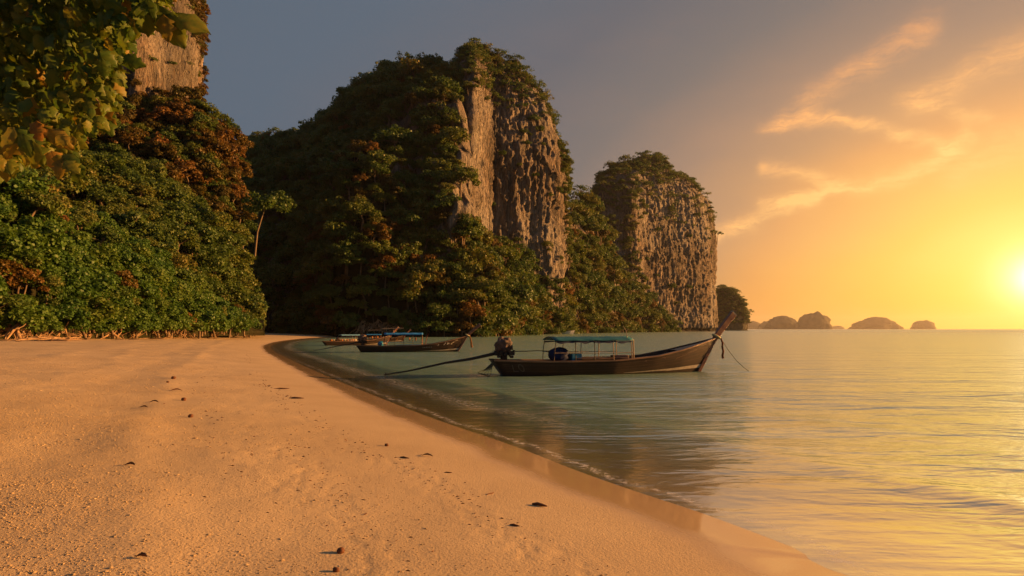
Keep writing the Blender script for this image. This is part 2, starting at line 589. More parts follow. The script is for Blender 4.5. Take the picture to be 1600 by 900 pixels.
# ---------------------------------------------------------------- shoreline
SHORE_PX = [(1900, 1330), (1600, 1075), (1400, 925), (1240, 856), (1100, 803), (1000, 770), (900, 735), (800, 696), (700, 662), (640, 640), (560, 608), (500, 583),
            (450, 560), (428, 548), (424, 541), (440, 535), (470, 530.5), (500, 528), (530, 526.6), (640, 526.5), (740, 525.6), (790, 524), (850, 522), (950, 520),
            (1040, 518.3), (1108, 517.2)]
SH = np.array([ground(a, b) for a, b in SHORE_PX])
SH = np.vstack([[[14.0, -14.0]], [[6.2, 0.8]], SH[2:], [[185, 640], [60, 900], [-200, 1100]]])


def smooth_poly(P, n=5):
    out = []
    for i in range(len(P) - 1):
        p0, p1, p2, p3 = P[max(i - 1, 0)], P[i], P[i + 1], P[min(i + 2, len(P) - 1)]
        for k in range(n):
            t = k / n
            out.append(0.5 * (2 * p1 + (p2 - p0) * t + (2 * p0 - 5 * p1 + 4 * p2 - p3) * t * t + (3 * p1 - p0 - 3 * p2 + p3) * t ** 3))
    out.append(P[-1])
    return np.array(out)


SHS = smooth_poly(SH, 4)


def shore_dist(x, y):
    """signed distance to the waterline: positive on land"""
    x = np.asarray(x, float)
    y = np.asarray(y, float)
    shp = x.shape
    P = np.stack([x.ravel(), y.ravel()], -1)
    best = np.full(len(P), 1e18)
    sgn = np.ones(len(P))
    for a, b in zip(SHS[:-1], SHS[1:]):
        ab = b - a
        ap = P - a
        h = np.clip((ap @ ab) / (ab @ ab), 0, 1)
        d = ap - h[:, None] * ab
        d2 = (d * d).sum(1)
        m_ = d2 < best
        best[m_] = d2[m_]
        cr = ab[0] * ap[:, 1] - ab[1] * ap[:, 0]
        sgn[m_] = np.sign(cr[m_])
    return (np.sqrt(best) * sgn).reshape(shp)


def sand_z(x, y, d=None):
    if d is None:
        d = shore_dist(x, y)
    r = np.hypot(x, y)
    berm = 1.72 - 0.7 * sstep(95, 160, r)
    z = np.where(d > 0, berm * (1 - np.exp(-d / 15.0)), 0.075 * d)
    z = np.where(d < -14, -1.05 + (d + 14) * 0.03, z)
    z = np.maximum(z, -4)
    dry = sstep(0.8, 5, d)
    und = 0.035 * fbm(x * 0.25, y * 0.25, 0.0, 3) + 0.018 * fbm(x * 0.9, y * 0.9, 3.0, 3)
    tracks = 0
    for c, wd, a in ((5.2, 0.35, 0.035), (6.6, 0.5, -0.03), (8.2, 0.3, 0.03), (10.5, 0.6, 0.04), (13.5, 0.8, -0.035)):
        dd = d + 0.8 * fbm(x * 0.07 + c, y * 0.07, 1.0, 2)
        tracks = tracks + a * np.exp(-((dd - c) / wd) ** 2) * (0.6 + 0.8 * pnoise(x * 0.5, y * 0.5, c))
    return z + (und + tracks) * dry * (1 - sstep(80, 150, r))


# ---------------------------------------------------------------- beach and sea
def polar_grid(a0, a1, na, r0, r1, nr):
    A = np.radians(np.linspace(a0, a1, na))
    Rr = np.geomspace(r0, r1, nr)
    AA, RR = np.meshgrid(A, Rr, indexing='ij')
    return RR * np.sin(AA), RR * np.cos(AA), AA, RR


def build_beach():
    X, Y, A, RR = polar_grid(-125, 62, 960, 1.4, 260, 560)
    d = shore_dist(X, Y)
    Z = sand_z(X, Y, d)
    loose = sstep(2.0, 8.5, d)
    # fine clods and footprints in the loose sand close by
    amp = loose * np.clip(1 - RR / 45.0, 0, 1)
    bed = 0.55 + 0.9 * np.clip(fbm(X * 0.8, Y * 0.8, 8.0, 2), -0.5, 1)
    Z = Z + 0.010 * fbm(X * 9, Y * 9, 2.0, 3, 0.6) * amp * bed
    # two trodden trails along the beach
    for pts, wd in (((385, 552, 400, 582, 430, 606, 480, 642, 520, 668, 570, 694, 640, 706, 720, 757, 790, 800, 900, 850), 0.35),
                    ((450, 695, 490, 735, 540, 790, 590, 850, 640, 900), 0.30), ((330, 560, 345, 600, 370, 650, 400, 700, 430, 760), 0.4)):
        P = np.array(pts, float).reshape(-1, 2)
        W = np.array([ground(a, b, 0.45) for a, b in P])
        W = smooth_poly(W, 4)
        best = np.full(X.shape, 1e9)
        for a, b in zip(W[:-1], W[1:]):
            ab = b - a
            h = np.clip(((X - a[0]) * ab[0] + (Y - a[1]) * ab[1]) / (ab @ ab), 0, 1)
            best = np.minimum(best, np.hypot(X - a[0] - h * ab[0], Y - a[1] - h * ab[1]))
        band = np.exp(-(best / wd) ** 2)
        prints = np.clip(fbm(X * 6.5, Y * 6.5, 5.0, 2) * 1.6 - 0.25, -0.4, 1)
        Z = Z - 0.007 * band * prints * np.clip(1 - RR / 60.0, 0, 1)
    wet = 1 - sstep(0.2, 1.7, d + 0.15 * fbm(X * 0.6, Y * 0.6, 0, 3))
    me = new_mesh('beach', np.stack([X, Y, Z], -1), grid_faces(*X.shape)[:, ::-1], [M['sand']], True, {'wet': wet.ravel(), 'loose': loose.ravel()})
    return link('beach', me, kind='structure')


def build_sea():
    X, Y, A, RR = polar_grid(-75, 95, 520, 2.2, 9000, 620)
    d = shore_dist(X, Y)
    lod = np.clip(1 - RR / 90.0, 0, 1)
    depth = np.clip(-d / 20.0, 0, 1)
    depth = np.where(RR > 700, 1.0, depth)
    # low swell running in towards the beach, following its curve
    ph = (-d) + 0.9 * fbm(X * 0.08, Y * 0.08, 0, 2)
    sw = 0.065 * np.exp(-((ph - 3.3) / 0.42) ** 2) + 0.045 * np.exp(-((ph - 6.4) / 0.6) ** 2) + 0.040 * np.exp(-((ph - 10.0) / 0.8) ** 2)
    sw = sw + 0.016 * np.sin(ph * 1.15) * sstep(4, 14, -d)
    Z = (sw * (0.7 + 0.6 * fbm(X * 0.15, Y * 0.15, 4, 2)) + 0.010 * fbm(X * 0.5, Y * 1.2, 7, 3) * sstep(1, 8, -d)) * lod
    foam = np.exp(-((d + 0.25 + 0.15 * fbm(X * 1.2, Y * 1.2, 1, 2)) / 0.07) ** 2) * np.clip(1 - RR / 80, 0, 1)
    foam = foam + 0.5 * np.exp(-((d + 1.8 + 0.5 * fbm(X * 0.4, Y * 0.4, 1, 2)) / 0.35) ** 2) * sstep(9, 16, RR)
    keep = (d < 1.0)
    faces = grid_faces(*X.shape)[:, ::-1]
    fk = keep.ravel()[faces].any(1)
    me = new_mesh('sea', np.stack([X, Y, Z], -1), faces[fk], [M['water']], True, {'depth': depth.ravel(), 'foam': foam.ravel()})
    return link('sea', me, kind='structure')


build_beach()
build_sea()

# seabed far beyond the beach sheet
me = new_mesh('seabed', [(-9000, -800, -6), (9000, -800, -6), (9000, 9200, -6), (-9000, 9200, -6)], np.array([[0, 1, 2, 3]]), [M['soil']])
link('seabed', me, kind='structure')


# ---------------------------------------------------------------- hills (sloping ground under the forest)
def pl(cols, x):
    c = np.array(cols, float)
    return np.interp(x, c[:, 0], c[:, 1])


SCAT = []   # (verts, normals, faces, name)


def build_hill(name, px0, px1, ncol, bottom_d, top_y, top_d, nrow=70, hexp=0.8, amp=3.0, nscale=0.05, zb=-0.6, back=30, mat_='soil', topfade=0.5):
    px = np.linspace(px0, px1, ncol)
    s = np.linspace(0, 1, nrow)
    PX, S = np.meshgrid(px, s, indexing='ij')
    D0, D1, TY = pl(bottom_d, PX), pl(top_d, PX), pl(top_y, PX)
    ztop = at(PX, TY, D1)[2]
    zbv = pl(zb, PX) if isinstance(zb, (list, tuple)) else zb
    Z = zbv + (ztop - zbv) * S ** hexp
    Y = D0 + (D1 - D0) * S
    g = ridge(PX * 0.010 + 0.006 * Z, Z * nscale * 0.25, Y * 0.004 + 3.0, 3) * 0.6 + fbm(PX * 0.022, Z * nscale * 1.3, 2.0, 3) * 0.7
    fade = np.sin(np.clip(S, 0.02, 1) * math.pi) ** 0.6
    Y = Y - amp * g * fade
    PX = PX + (0.9 * amp) * fbm(PX * 0.01, Z * 0.09, 6.0, 3) * fade * sstep(px0, px0 + 30, PX) * (1 - sstep(px1 - 30, px1, PX))
    zc = Y * CP + (Z - CAMZ) * SP
    X = (PX - 800) / F * zc
    # back side
    nb = 8
    sb = np.linspace(0, 1, nb + 1)[1:]
    Yb = Y[:, -1:] + back * sb
    Xb = X[:, -1:] * Yb / Y[:, -1:]
    Zb = Z[:, -1:] * (1 - sb ** 1.5) + zbv[:, -1:] * sb ** 1.5 if not np.isscalar(zbv) else Z[:, -1:] * (1 - sb ** 1.5) + zbv * sb ** 1.5
    X, Y, Z = np.hstack([X, Xb]), np.hstack([Y, Yb]), np.hstack([Z, Zb])
    V = np.stack([X, Y, Z], -1)
    faces = grid_faces(ncol, nrow + nb)
    me = new_mesh(name, V, faces[:, ::-1], [M[mat_]], True)
    link(name, me, kind='structure')
    return V[:, :nrow]


# massif forest slope behind the bay
H1_top = [(320, 324), (380, 256), (400, 232), (450, 221), (500, 214), (540, 178), (580, 134), (630, 113), (680, 116), (715, 138), (728, 178), (736, 308), (745, 376), (800, 410), (860, 436), (880, 439), (888, 344), (905, 314), (922, 320), (940, 376), (955, 416), (975, 439), (1000, 462), (1022, 490), (1040, 502), (1050, 514)]
H1_d0 = [(320, 185), (400, 174), (520, 158), (600, 162), (725, 164), (745, 158), (790, 188), (850, 236), (950, 312), (1040, 410), (1060, 430)]
H1_d1 = [(320, 280), (400, 275), (580, 250), (650, 238), (700, 222), (728, 208), (736, 202), (745, 196), (800, 226), (860, 256), (880, 270), (900, 300), (922, 320), (940, 335), (1000, 372), (1040, 412), (1060, 440)]
H1 = build_hill('hillside', 330, 1052, 300, H1_d0, H1_top, H1_d1, 100, 0.78, 15.0, 0.045, -0.5, 40, 'rock')
# spur that catches the light in front of the massif
H1b_top = [(470, 470), (500, 400), (530, 300), (552, 235), (575, 225), (592, 270), (612, 330), (640, 385), (680, 400), (720, 420), (760, 470), (800, 505)]
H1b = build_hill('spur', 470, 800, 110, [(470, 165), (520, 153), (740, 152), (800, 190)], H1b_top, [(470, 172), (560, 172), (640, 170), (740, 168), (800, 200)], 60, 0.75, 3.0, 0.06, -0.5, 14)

# near wooded hill on the left
L3_top = [(-200, 74), (100, 134), (215, 164), (300, 166), (308, 174), (317, 186), (342, 200), (360, 214), (368, 239), (374, 314), (380, 434), (386, 500)]
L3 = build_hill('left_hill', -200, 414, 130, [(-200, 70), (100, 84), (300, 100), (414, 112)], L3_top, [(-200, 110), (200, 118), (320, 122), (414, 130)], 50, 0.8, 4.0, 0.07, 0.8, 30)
L2_top = [(-250, 136), (0, 206), (100, 251), (170, 278), (250, 294), (266, 306), (306, 346), (336, 381), (358, 416), (370, 450), (378, 500)]
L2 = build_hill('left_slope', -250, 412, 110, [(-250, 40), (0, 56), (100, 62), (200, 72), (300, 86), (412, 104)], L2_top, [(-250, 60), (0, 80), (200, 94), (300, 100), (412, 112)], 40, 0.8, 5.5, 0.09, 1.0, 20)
L1_top = [(-300, 238), (-100, 270), (0, 286), (60, 308), (130, 356), (190, 376), (246, 426), (296, 460), (336, 490), (386, 505), (398, 512)]
L1_d0 = [(-300, 34), (-100, 40), (0, 45), (100, 51), (200, 61), (300, 76), (412, 98)]
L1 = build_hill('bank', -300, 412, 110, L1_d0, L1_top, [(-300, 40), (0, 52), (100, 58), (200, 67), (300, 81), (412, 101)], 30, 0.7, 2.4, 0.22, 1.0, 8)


# ---------------------------------------------------------------- limestone towers
def resample(poly, n):
    P = np.array(poly, float)
    P = np.vstack([P, P[:1]])
    seg = np.hypot(*(P[1:] - P[:-1]).T)
    c = np.concatenate([[0], np.cumsum(seg)])
    t = np.linspace(0, c[-1], n, endpoint=False)
    return np.stack([np.interp(t, c, P[:, 0]), np.interp(t, c, P[:, 1])], -1)


def build_tower(name, poly, scale_z, centre, nth=420, nz=260, amp=2.2, fr=0.09, mat_='rock', smooth_iter=6, seed=0.0, notch=True):
    """poly: plan outline at the foot; scale_z: (z, scale) pairs towards `centre`"""
    C = resample(poly, nth)
    for _ in range(smooth_iter):
        C = 0.5 * C + 0.25 * (np.roll(C, 1, 0) + np.roll(C, -1, 0))
    sz = np.array(scale_z, float)
    zz = np.linspace(0, 1, nz)
    zz = sz[0, 0] + (sz[-1, 0] - sz[0, 0]) * (1 - (1 - zz) ** 1.25)
    sc = np.interp(zz, sz[:, 0], sz[:, 1])
    for _ in range(3):
        sc[1:-1] = 0.5 * sc[1:-1] + 0.25 * (sc[2:] + sc[:-2])
    ce = np.array(centre)
    X = ce[0] + (C[:, None, 0] - ce[0]) * sc[None]
    Y = ce[1] + (C[:, None, 1] - ce[1]) * sc[None]
    Z = np.broadcast_to(zz, X.shape).copy()
    # outward direction of the smoothed plan
    T = np.roll(C, -3, 0) - np.roll(C, 3, 0)
    N = np.stack([T[:, 1], -T[:, 0]], -1)
    N /= np.linalg.norm(N, axis=1)[:, None] + 1e-9
    if ((C - ce) * N).sum() < 0:
        N = -N
    wx = X + 4 * pnoise(X * 0.03 + seed, Y * 0.03, Z * 0.006) + 0.8 * pnoise(X * 0.3, Y * 0.3, Z * 0.12)
    wy = Y + 4 * pnoise(X * 0.03, Y * 0.03 + seed, Z * 0.006 + 5) + 0.8 * pnoise(X * 0.3 + 5, Y * 0.3, Z * 0.12)
    fl = ridge(wx * fr * 0.9, wy * fr * 0.9, Z * fr * 0.10 + seed, 3) * 0.38           # vertical flutes and ribs
    lg = fbm(wx * fr * 0.35, wy * fr * 0.35, Z * fr * 0.22, 4) * 1.0               # buttresses and hollows
    qq = 3.2 * fbm(wx * fr * 0.55 + 9, wy * fr * 0.55, Z * fr * 0.13 + seed, 3)
    slab = ((qq - np.floor(qq)) ** 1.5 - 0.4) * 0.50                                # broken slabs with sharp edges
    q3 = 3.0 * fbm(wx * fr * 1.7 + 2, wy * fr * 1.7, Z * fr * 0.42 + seed, 3)
    slab = slab + ((q3 - np.floor(q3)) ** 1.5 - 0.4) * 0.26
    sm = fbm(X * fr * 5.5, Y * fr * 5.5, Z * fr * 2.4, 4) * 0.42
    led = np.abs(pnoise(X * fr * 2.2 + 3, Y * fr * 2.2, Z * fr * 0.9)) * 0.30        # scalloped pockets
    disp = amp * (fl + lg + sm + slab - led)
    if notch:
        disp = disp - 2.2 * np.exp(-((Z - 1.4) / 1.3) ** 2)
    X = X + N[:, None, 0] * disp
    Y = Y + N[:, None, 1] * disp
    topn = sstep(0.75, 1.0, (zz - zz[0]) / (zz[-1] - zz[0]))
    Z = Z + 2.0 * fbm(X * 0.08, Y * 0.08, seed, 3) * topn
    V = np.stack([X, Y, Z], -1)
    me = new_mesh(name, V, grid_faces(nth, nz, True), [M[mat_]], True)
    link(name, me, kind='structure')
    return V


def px_at(px, D, py=300):
    a = at(px, py, D)
    return (float(a[0]), float(D))


# tall cliff
T1poly = [px_at(736, 203), px_at(750, 213), px_at(768, 226), px_at(810, 230), px_at(850, 236), px_at(870, 241), px_at(884, 260), px_at(880, 290), px_at(800, 300), px_at(720, 285), px_at(690, 240), px_at(705, 212)]
T1c = (-13.5, 245)
T1 = build_tower('tall_cliff', T1poly, [(-2, 1.06), (30, 1.03), (55, 1.0), (74, 0.99), (86, 0.90), (95, 0.80), (103, 0.66), (109, 0.50), (113, 0.34), (115.5, 0.14), (116.2, 0.02)], T1c, 560, 300, 2.1, 0.10)
# second cliff on the point
T2poly = [px_at(934, 425), px_at(985, 428), px_at(1012, 448), px_at(1050, 462), px_at(1085, 474), px_at(1104, 486), px_at(1114, 512), px_at(1106, 560), px_at(1000, 575), px_at(930, 520), px_at(925, 460)]
T2 = build_tower('point_cliff', T2poly, [(-2, 1.0), (30, 0.99), (70, 0.985), (92, 0.97), (104, 0.94), (114, 0.87), (122, 0.75), (128, 0.58), (131, 0.36), (132, 0.1)], (118, 500), 620, 300, 2.5, 0.085, seed=4.0)
T2bpoly = [px_at(940, 440), px_at(990, 434), px_at(1030, 452), px_at(1056, 470), px_at(1052, 520), px_at(960, 540), px_at(930, 490)]
T2b = build_tower('point_cliff_dome', T2bpoly, [(60, 1.0), (95, 0.96), (108, 0.86), (120, 0.68), (130, 0.46), (137, 0.24), (140, 0.04)], (121, 482), 420, 180, 2.4, 0.09, seed=9.0, notch=False)
# near cliff above the left hill
T0poly = [px_at(180, 118, 60), px_at(216, 116, 60), px_at(250, 122, 60), px_at(288, 127, 60), px_at(308, 134, 60), px_at(312, 150, 60), px_at(180, 160, 60), px_at(60, 140, 60), px_at(120, 122, 60)]
T0 = build_tower('left_cliff', T0poly, [(30, 1.06), (52, 1.02), (75, 0.94), (95, 0.80), (104, 0.5), (107, 0.1)], (-80, 142), 380, 200, 1.1, 0.2, 'rock_near', seed=2.0, notch=False)


# ---------------------------------------------------------------- far islands
def island(name, pxc, half, top, D, n=120, sharp=0.55, seed=0.0):
    base = at(pxc, 514, D)
    W = half / F * D
    H = (514 - top) / F * D + CAMZ
    th = np.linspace(0, 2 * math.pi, n, endpoint=False)
    t = np.linspace(0, 1, 40)
    TH, TT = np.meshgrid(th, t, indexing='ij')
    rad = (1 - TT ** 2.6) ** sharp
    nz_ = 1 + 0.16 * fbm(np.cos(TH) * 1.6 + seed, np.sin(TH) * 1.6, TT * 1.5, 4)
    X = base[0] + W * np.cos(TH) * rad * nz_
    Y = D + W * 0.7 * np.sin(TH) * rad * nz_
    Z = -1 + (H + 1) * (TT + 0.10 * fbm(X / W * 1.5 + seed, Y / W * 1.5, TT, 3) * sstep(0.1, 0.9, TT)) - 0
    ln = 0.22 * W * fbm(X / W * 4, Y / W * 4, Z / W * 5 + seed, 4)
    X = X + ln * np.cos(TH) * 0.5
    Z = Z + 0.16 * H * ridge(X / W * 2.4, Y / W * 2.4, seed, 4) * 0.6 * sstep(0.3, 1, TT)
    me = new_mesh(name, np.stack([X, Y, Z], -1), grid_faces(n, 40, True), [M['far_rock']], True)
    link(name, me, kind='structure')
    return np.stack([X, Y, Z], -1)


ISL = island('islet', 1138, 29, 459, 760, 160, 0.5, 1.0)
for i, (c, h_, tp, D, sh_) in enumerate([(1222, 25, 496, 2300, 0.55), (1272, 26, 491, 2200, 0.5), (1368, 36, 498, 2900, 0.7), (1443, 18, 502, 3100, 0.6), (1177, 13, 503, 3600, 0.6),
                                         (1308, 11, 509.5, 4600, 0.6), (1200, 16, 503, 2900, 0.7), (1396, 14, 508, 3400, 0.6)]):
    island('far_island', c, h_, tp, D * 1.65, 110, sh_, 3.0 + i * 2.7)
# ---------------------------------------------------------------- plants
def tube(pts, radii, n=6):
    """verts, faces of a tapered tube along pts"""
    P = np.array(pts, float)
    V, Fc = [], []
    up = np.array([0.0, 0.0, 1.0])
    for i, p in enumerate(P):
        t = P[min(i + 1, len(P) - 1)] - P[max(i - 1, 0)]
        t /= np.linalg.norm(t) + 1e-9
        a = np.cross(t, up if abs(t[2]) < 0.9 else np.array([1.0, 0, 0]))
        a /= np.linalg.norm(a) + 1e-9
        b = np.cross(t, a)
        for k in range(n):
            an = 2 * math.pi * k / n
            V.append(p + radii[i] * (a * math.cos(an) + b * math.sin(an)))
    for i in range(len(P) - 1):
        for k in range(n):
            Fc.append([i * n + k, i * n + (k + 1) % n, (i + 1) * n + (k + 1) % n, (i + 1) * n + k])
    return np.array(V), Fc


def merge(parts):
    V, Fc, off = [], [], 0
    for v, f in parts:
        V.append(v)
        Fc += [[i + off for i in q_] for q_ in f]
        off += len(v)
    return np.vstack(V), Fc


def unit(v):
    return v / (np.linalg.norm(v, axis=-1, keepdims=True) + 1e-9)


def leaves(C, Nrm, size, seed, aspect=0.42, droop=0.0):
    """one folded four-cornered leaf per centre"""
    g = np.random.default_rng(seed)
    n = len(C)
    d = unit(g.normal(size=(n, 3)))
    t = unit(np.cross(Nrm, d))
    t = unit(t + np.array([0, 0, -droop]))
    b = unit(np.cross(Nrm, t))
    s = (size * g.uniform(0.65, 1.3, n))[:, None]
    v0 = C - t * s * 0.5
    v2 = C + t * s * 0.5
    f = Nrm * s * 0.10
    v1 = C + b * s * aspect - f + t * s * 0.05
    v3 = C - b * s * aspect - f + t * s * 0.05
    V = np.stack([v0, v1, v2, v3], 1).reshape(-1, 3)
    i = np.arange(n) * 4
    tri = np.concatenate([np.stack([i, i + 1, i + 2], -1), np.stack([i, i + 2, i + 3], -1)])
    return V, tri


def crown(Rr, n_clump, per, size, seed, flat=0.75, low=-0.25, rc=0.36, open_=0.0):
    g = np.random.default_rng(seed)
    d = unit(g.normal(size=(n_clump * 3, 3)))
    d = d[d[:, 2] > low][:n_clump]
    cc = d * Rr * g.uniform(0.45, 0.95, (len(d), 1)) * np.array([1, 1, flat])
    rr = Rr * rc * g.uniform(0.65, 1.25, len(d))
    P, Nn = [], []
    for c, r_ in zip(cc, rr):
        dd = unit(g.normal(size=(per, 3)))
        dd = dd[(dd[:, 2] > -0.6)]
        rad = r_ * g.uniform(0.55, 1.05, (len(dd), 1))
        P.append(c + dd * rad * np.array([1.0, 1.0, 0.72]))
        Nn.append(unit(dd * 0.6 + np.array([0, 0, 0.5]) + g.normal(size=dd.shape) * 0.45))
    P, Nn = np.vstack(P), np.vstack(Nn)
    V, T = leaves(P, Nn, size, seed + 1)
    return V, T, cc


def trunk_parts(cc, base_h, r0, seed, lean=0.0, nl=7):
    g = np.random.default_rng(seed)
    parts = []
    top = np.array([lean, 0, base_h * 0.95])
    mid = np.array([lean * 0.3 + g.normal() * 0.1, g.normal() * 0.1, base_h * 0.5])
    parts.append(tube([(0, 0, -0.6), mid, top], [r0 * 1.25, r0 * 0.85, r0 * 0.6], 7))
    for c in cc[:nl]:
        e = c + np.array([0, 0, base_h])
        m_ = (top + e) / 2 + g.normal(size=3) * 0.12 * np.linalg.norm(e - top)
        parts.append(tube([top * 0.9, m_, e], [r0 * 0.5, r0 * 0.3, r0 * 0.12], 5))
    return merge(parts)


def tree_proto(key, Rr, n_clump, per, size, seed, m_leaf, base_h, r0, **kw):
    V, T, cc = crown(Rr, n_clump, per, size, seed, **kw)
    V = V + np.array([0, 0, base_h])
    cm = new_mesh('crown', V, T, [M[m_leaf]])
    tv, tf = trunk_parts(cc, base_h, r0, seed + 5)
    tm = new_mesh('trunk', tv, tf, [M['bark']], True)
    nT, ntf = len(T), len(tf)
    # one joined mesh for the far wood
    quads = [list(map(int, f)) for f in T] + [[i + len(V) for i in f] for f in tf]
    jm = new_mesh('forest_tree', np.vstack([V, tv]), quads, [M[m_leaf], M['bark']], False, None, [0] * nT + [1] * ntf)
    return dict(crown=cm, trunk=tm, joined=jm, R=Rr)


PROTO = {
    'shrub': [tree_proto('s%d' % i, 1.0, 34, 170, 0.125, 20 + i, 'leaf_hedge', 0.35, 0.05, flat=0.8, low=-0.6, rc=0.34) for i in range(4)],
    'jungle': [tree_proto('j%d' % i, 1.0, 22, 100, 0.12, 40 + i, 'leaf_forest', 0.9, 0.06, flat=0.62, low=-0.35, rc=0.32) for i in range(5)],
    'airy': [tree_proto('a%d' % i, 1.0, 14, 30, 0.14, 60 + i, 'leaf_forest', 1.3, 0.05, flat=0.5, low=-0.15, rc=0.28) for i in range(4)],
    'brown': [tree_proto('b%d' % i, 1.0, 24, 90, 0.14, 80 + i, 'leaf_brown', 0.9, 0.05, flat=0.75, low=-0.6, rc=0.30) for i in range(3)],
}


def surf(V):
    """centre, normal and area of every quad of a surface grid"""
    a = V[1:, :-1] - V[:-1, :-1]
    b = V[:-1, 1:] - V[:-1, :-1]
    n = np.cross(a, b)
    ar = np.linalg.norm(n, axis=-1)
    n = n / (ar[..., None] + 1e-9)
    c = (V[1:, 1:] + V[:-1, :-1] + V[1:, :-1] + V[:-1, 1:]) / 4
    s = np.sign((n * (np.array([0, 0, CAMZ]) - c)).sum(-1))
    return c, n * s[..., None], ar


def project(P):
    d = P - np.array([0, 0, CAMZ])
    zc = d[..., 1] * CP + d[..., 2] * SP
    yc = -d[..., 1] * SP + d[..., 2] * CP
    return 800 + F * d[..., 0] / np.maximum(zc, 1e-3), 450 - F * yc / np.maximum(zc, 1e-3), zc


def scatter(V, n, weight=None, seed=0, mind=0.0):
    g = np.random.default_rng(seed)
    c, nn, ar = surf(V)
    px, py, zc = project(c)
    w_ = ar.copy()
    w_[(px < -330) | (px > 1660) | (py < -60)] = 0
    if weight is not None:
        w_ = w_ * weight(c, nn, px, py)
    w_ = w_.ravel()
    idx = g.choice(len(w_), size=min(n, int((w_ > 0).sum())), replace=False, p=w_ / w_.sum())
    P, N_ = c.reshape(-1, 3)[idx], nn.reshape(-1, 3)[idx]
    if mind > 0:
        keep, cell = [], {}
        for i, p in enumerate(P):
            k = tuple(np.floor(p / mind).astype(int))
            ok = True
            for dx in (-1, 0, 1):
                for dy in (-1, 0, 1):
                    for dz in (-1, 0, 1):
                        for j in cell.get((k[0] + dx, k[1] + dy, k[2] + dz), ()):
                            if ((P[j] - p) ** 2).sum() < mind * mind:
                                ok = False
            if ok:
                cell.setdefault(k, []).append(i)
                keep.append(i)
        P, N_ = P[keep], N_[keep]
    return P, N_


EDGE = ('slope', 'russet', 'upper', 'bank')
PLANTS = []      # (proto kind, index, position, scale, rotation, region)


def plant(kind, P, N_, r0, r1, region, sink=0.5, out=0.35, seed=1, tilt=0.15):
    g = np.random.default_rng(seed)
    for p, n in zip(P, N_):
        s = r0 + (r1 - r0) * g.random() ** 1.6
        q_ = p + n * s * out - np.array([0, 0, s * sink])
        if region == 'bank':
            q_[2] = max(q_[2], 1.95 + 0.5 * s * g.random() ** 2)
        if region in EDGE:
            ux, uy, uz = [float(v_) for v_ in project(q_)]
            if ux + 0.75 * s / uz * F > np.interp(uy, [60, 150, 175, 200, 300, 400, 520], [316, 326, 362, 392, 394, 398, 410]):
                continue
        PLANTS.append((kind, int(g.integers(len(PROTO[kind]))), q_, s, (g.normal() * tilt, g.normal() * tilt, g.uniform(0, 6.28)), region))


# hedge of shrubs along the top of the beach
P, N_ = scatter(L1, 1500, None, 1, 1.2)
kk = np.random.default_rng(91).random(len(P))
plant('shrub', P[kk < .8], N_[kk < .8], 1.1, 2.5, 'bank', 0.55, 0.45, 1)
plant('jungle', P[(kk >= .8) & (kk < .94)], N_[(kk >= .8) & (kk < .94)], 1.2, 2.3, 'bank', 0.5, 0.6, 111)
plant('brown', P[kk >= .94], N_[kk >= .94], .9, 1.7, 'bank', 0.5, 0.6, 112)
# wooded slope above it
P, N_ = scatter(L2, 2000, lambda c, n, px, py: (py < pl(L1_top, px) + 25) * 1.0 + 8.0 * (px > 395), 2, 1.8)
plant('jungle', P, N_, 1.7, 3.6, 'slope', 0.8, 0.5, 2)
P, N_ = scatter(L3, 2400, lambda c, n, px, py: (py < pl(L2_top, px) + 30) & (px < 330), 3, 1.9)
plant('brown', P[::3], N_[::3], 1.6, 3.4, 'russet', 0.7, 0.4, 3)
plant('jungle', P[1::3], N_[1::3], 1.6, 3.2, 'upper', 0.8, 0.4, 4)
plant('jungle', P[2::3], N_[2::3], 1.4, 2.6, 'upper', 0.8, 0.4, 41)
P, N_ = scatter(L3, 900, lambda c, n, px, py: ((py < pl(L2_top, px) + 30) & (px >= 300)) * 1.0, 5, 2.0)
hi = P[:, 2] > 22
mixd = hi & (np.arange(len(P)) % 3 == 0)
plant('jungle', P[mixd], N_[mixd], 1.6, 3.0, 'upper', 0.6, 0.4, 51)
hj = hi & ~mixd
plant('brown', P[hj], N_[hj], 1.5, 3.4, 'russet', 0.6, 0.4, 5)
plant('jungle', P[~hi], N_[~hi], 1.7, 3.2, 'slope', 0.6, 0.4, 5)
P, N_ = scatter(L3, 260, lambda c, n, px, py: (px > 396) * 1.0, 55, 1.4)
plant('jungle', P, N_, 1.6, 2.8, 'slope', 0.6, 0.2, 55)
gq = np.random.default_rng(56)
P = np.array([[float(v) for v in at(px, 505 - 2.0 * gq.random(), D)] for px, D in zip(gq.uniform(380, 408, 34), gq.uniform(104, 134, 34))])
P[:, 2] = gq.uniform(1.5, 6.0, 34)
plant('jungle', P, np.tile([0, -1.0, 0], (34, 1)), 1.5, 3.0, 'slope', 0.3, 0.1, 57)
# great forest slope
P, N_ = scatter(H1, 5200, lambda c, n, px, py: ((px > 390) & (px < 1050) & ~((px > 712) & (px < 748) & (py < 350))) * np.where((c[..., 2] > 48) & (px > 600) & (px < 740), 0.25 + 1.2 * (fbm(c[..., 0] * .09, c[..., 1] * .02, c[..., 2] * .03, 3) > 0.0), 1.0), 6, 2.9)
pxx = project(P)[0]
rust = (np.random.default_rng(77).random(len(P)) < np.interp(pxx, [400, 600, 700, 760, 820, 900, 1050], [.03, .06, .15, .35, .2, .12, .2]))
plant('jungle', P[~rust], N_[~rust], 2.3, 6.5, 'massif', 0.75, 0.4, 6)
plant('brown', P[rust], N_[rust], 2.0, 4.5, 'massif', 0.6, 0.4, 66)
P, N_ = scatter(H1b, 700, None, 7, 2.6)
plant('jungle', P[::4], N_[::4], 2.2, 5.6, 'spur', 0.75, 0.4, 7)
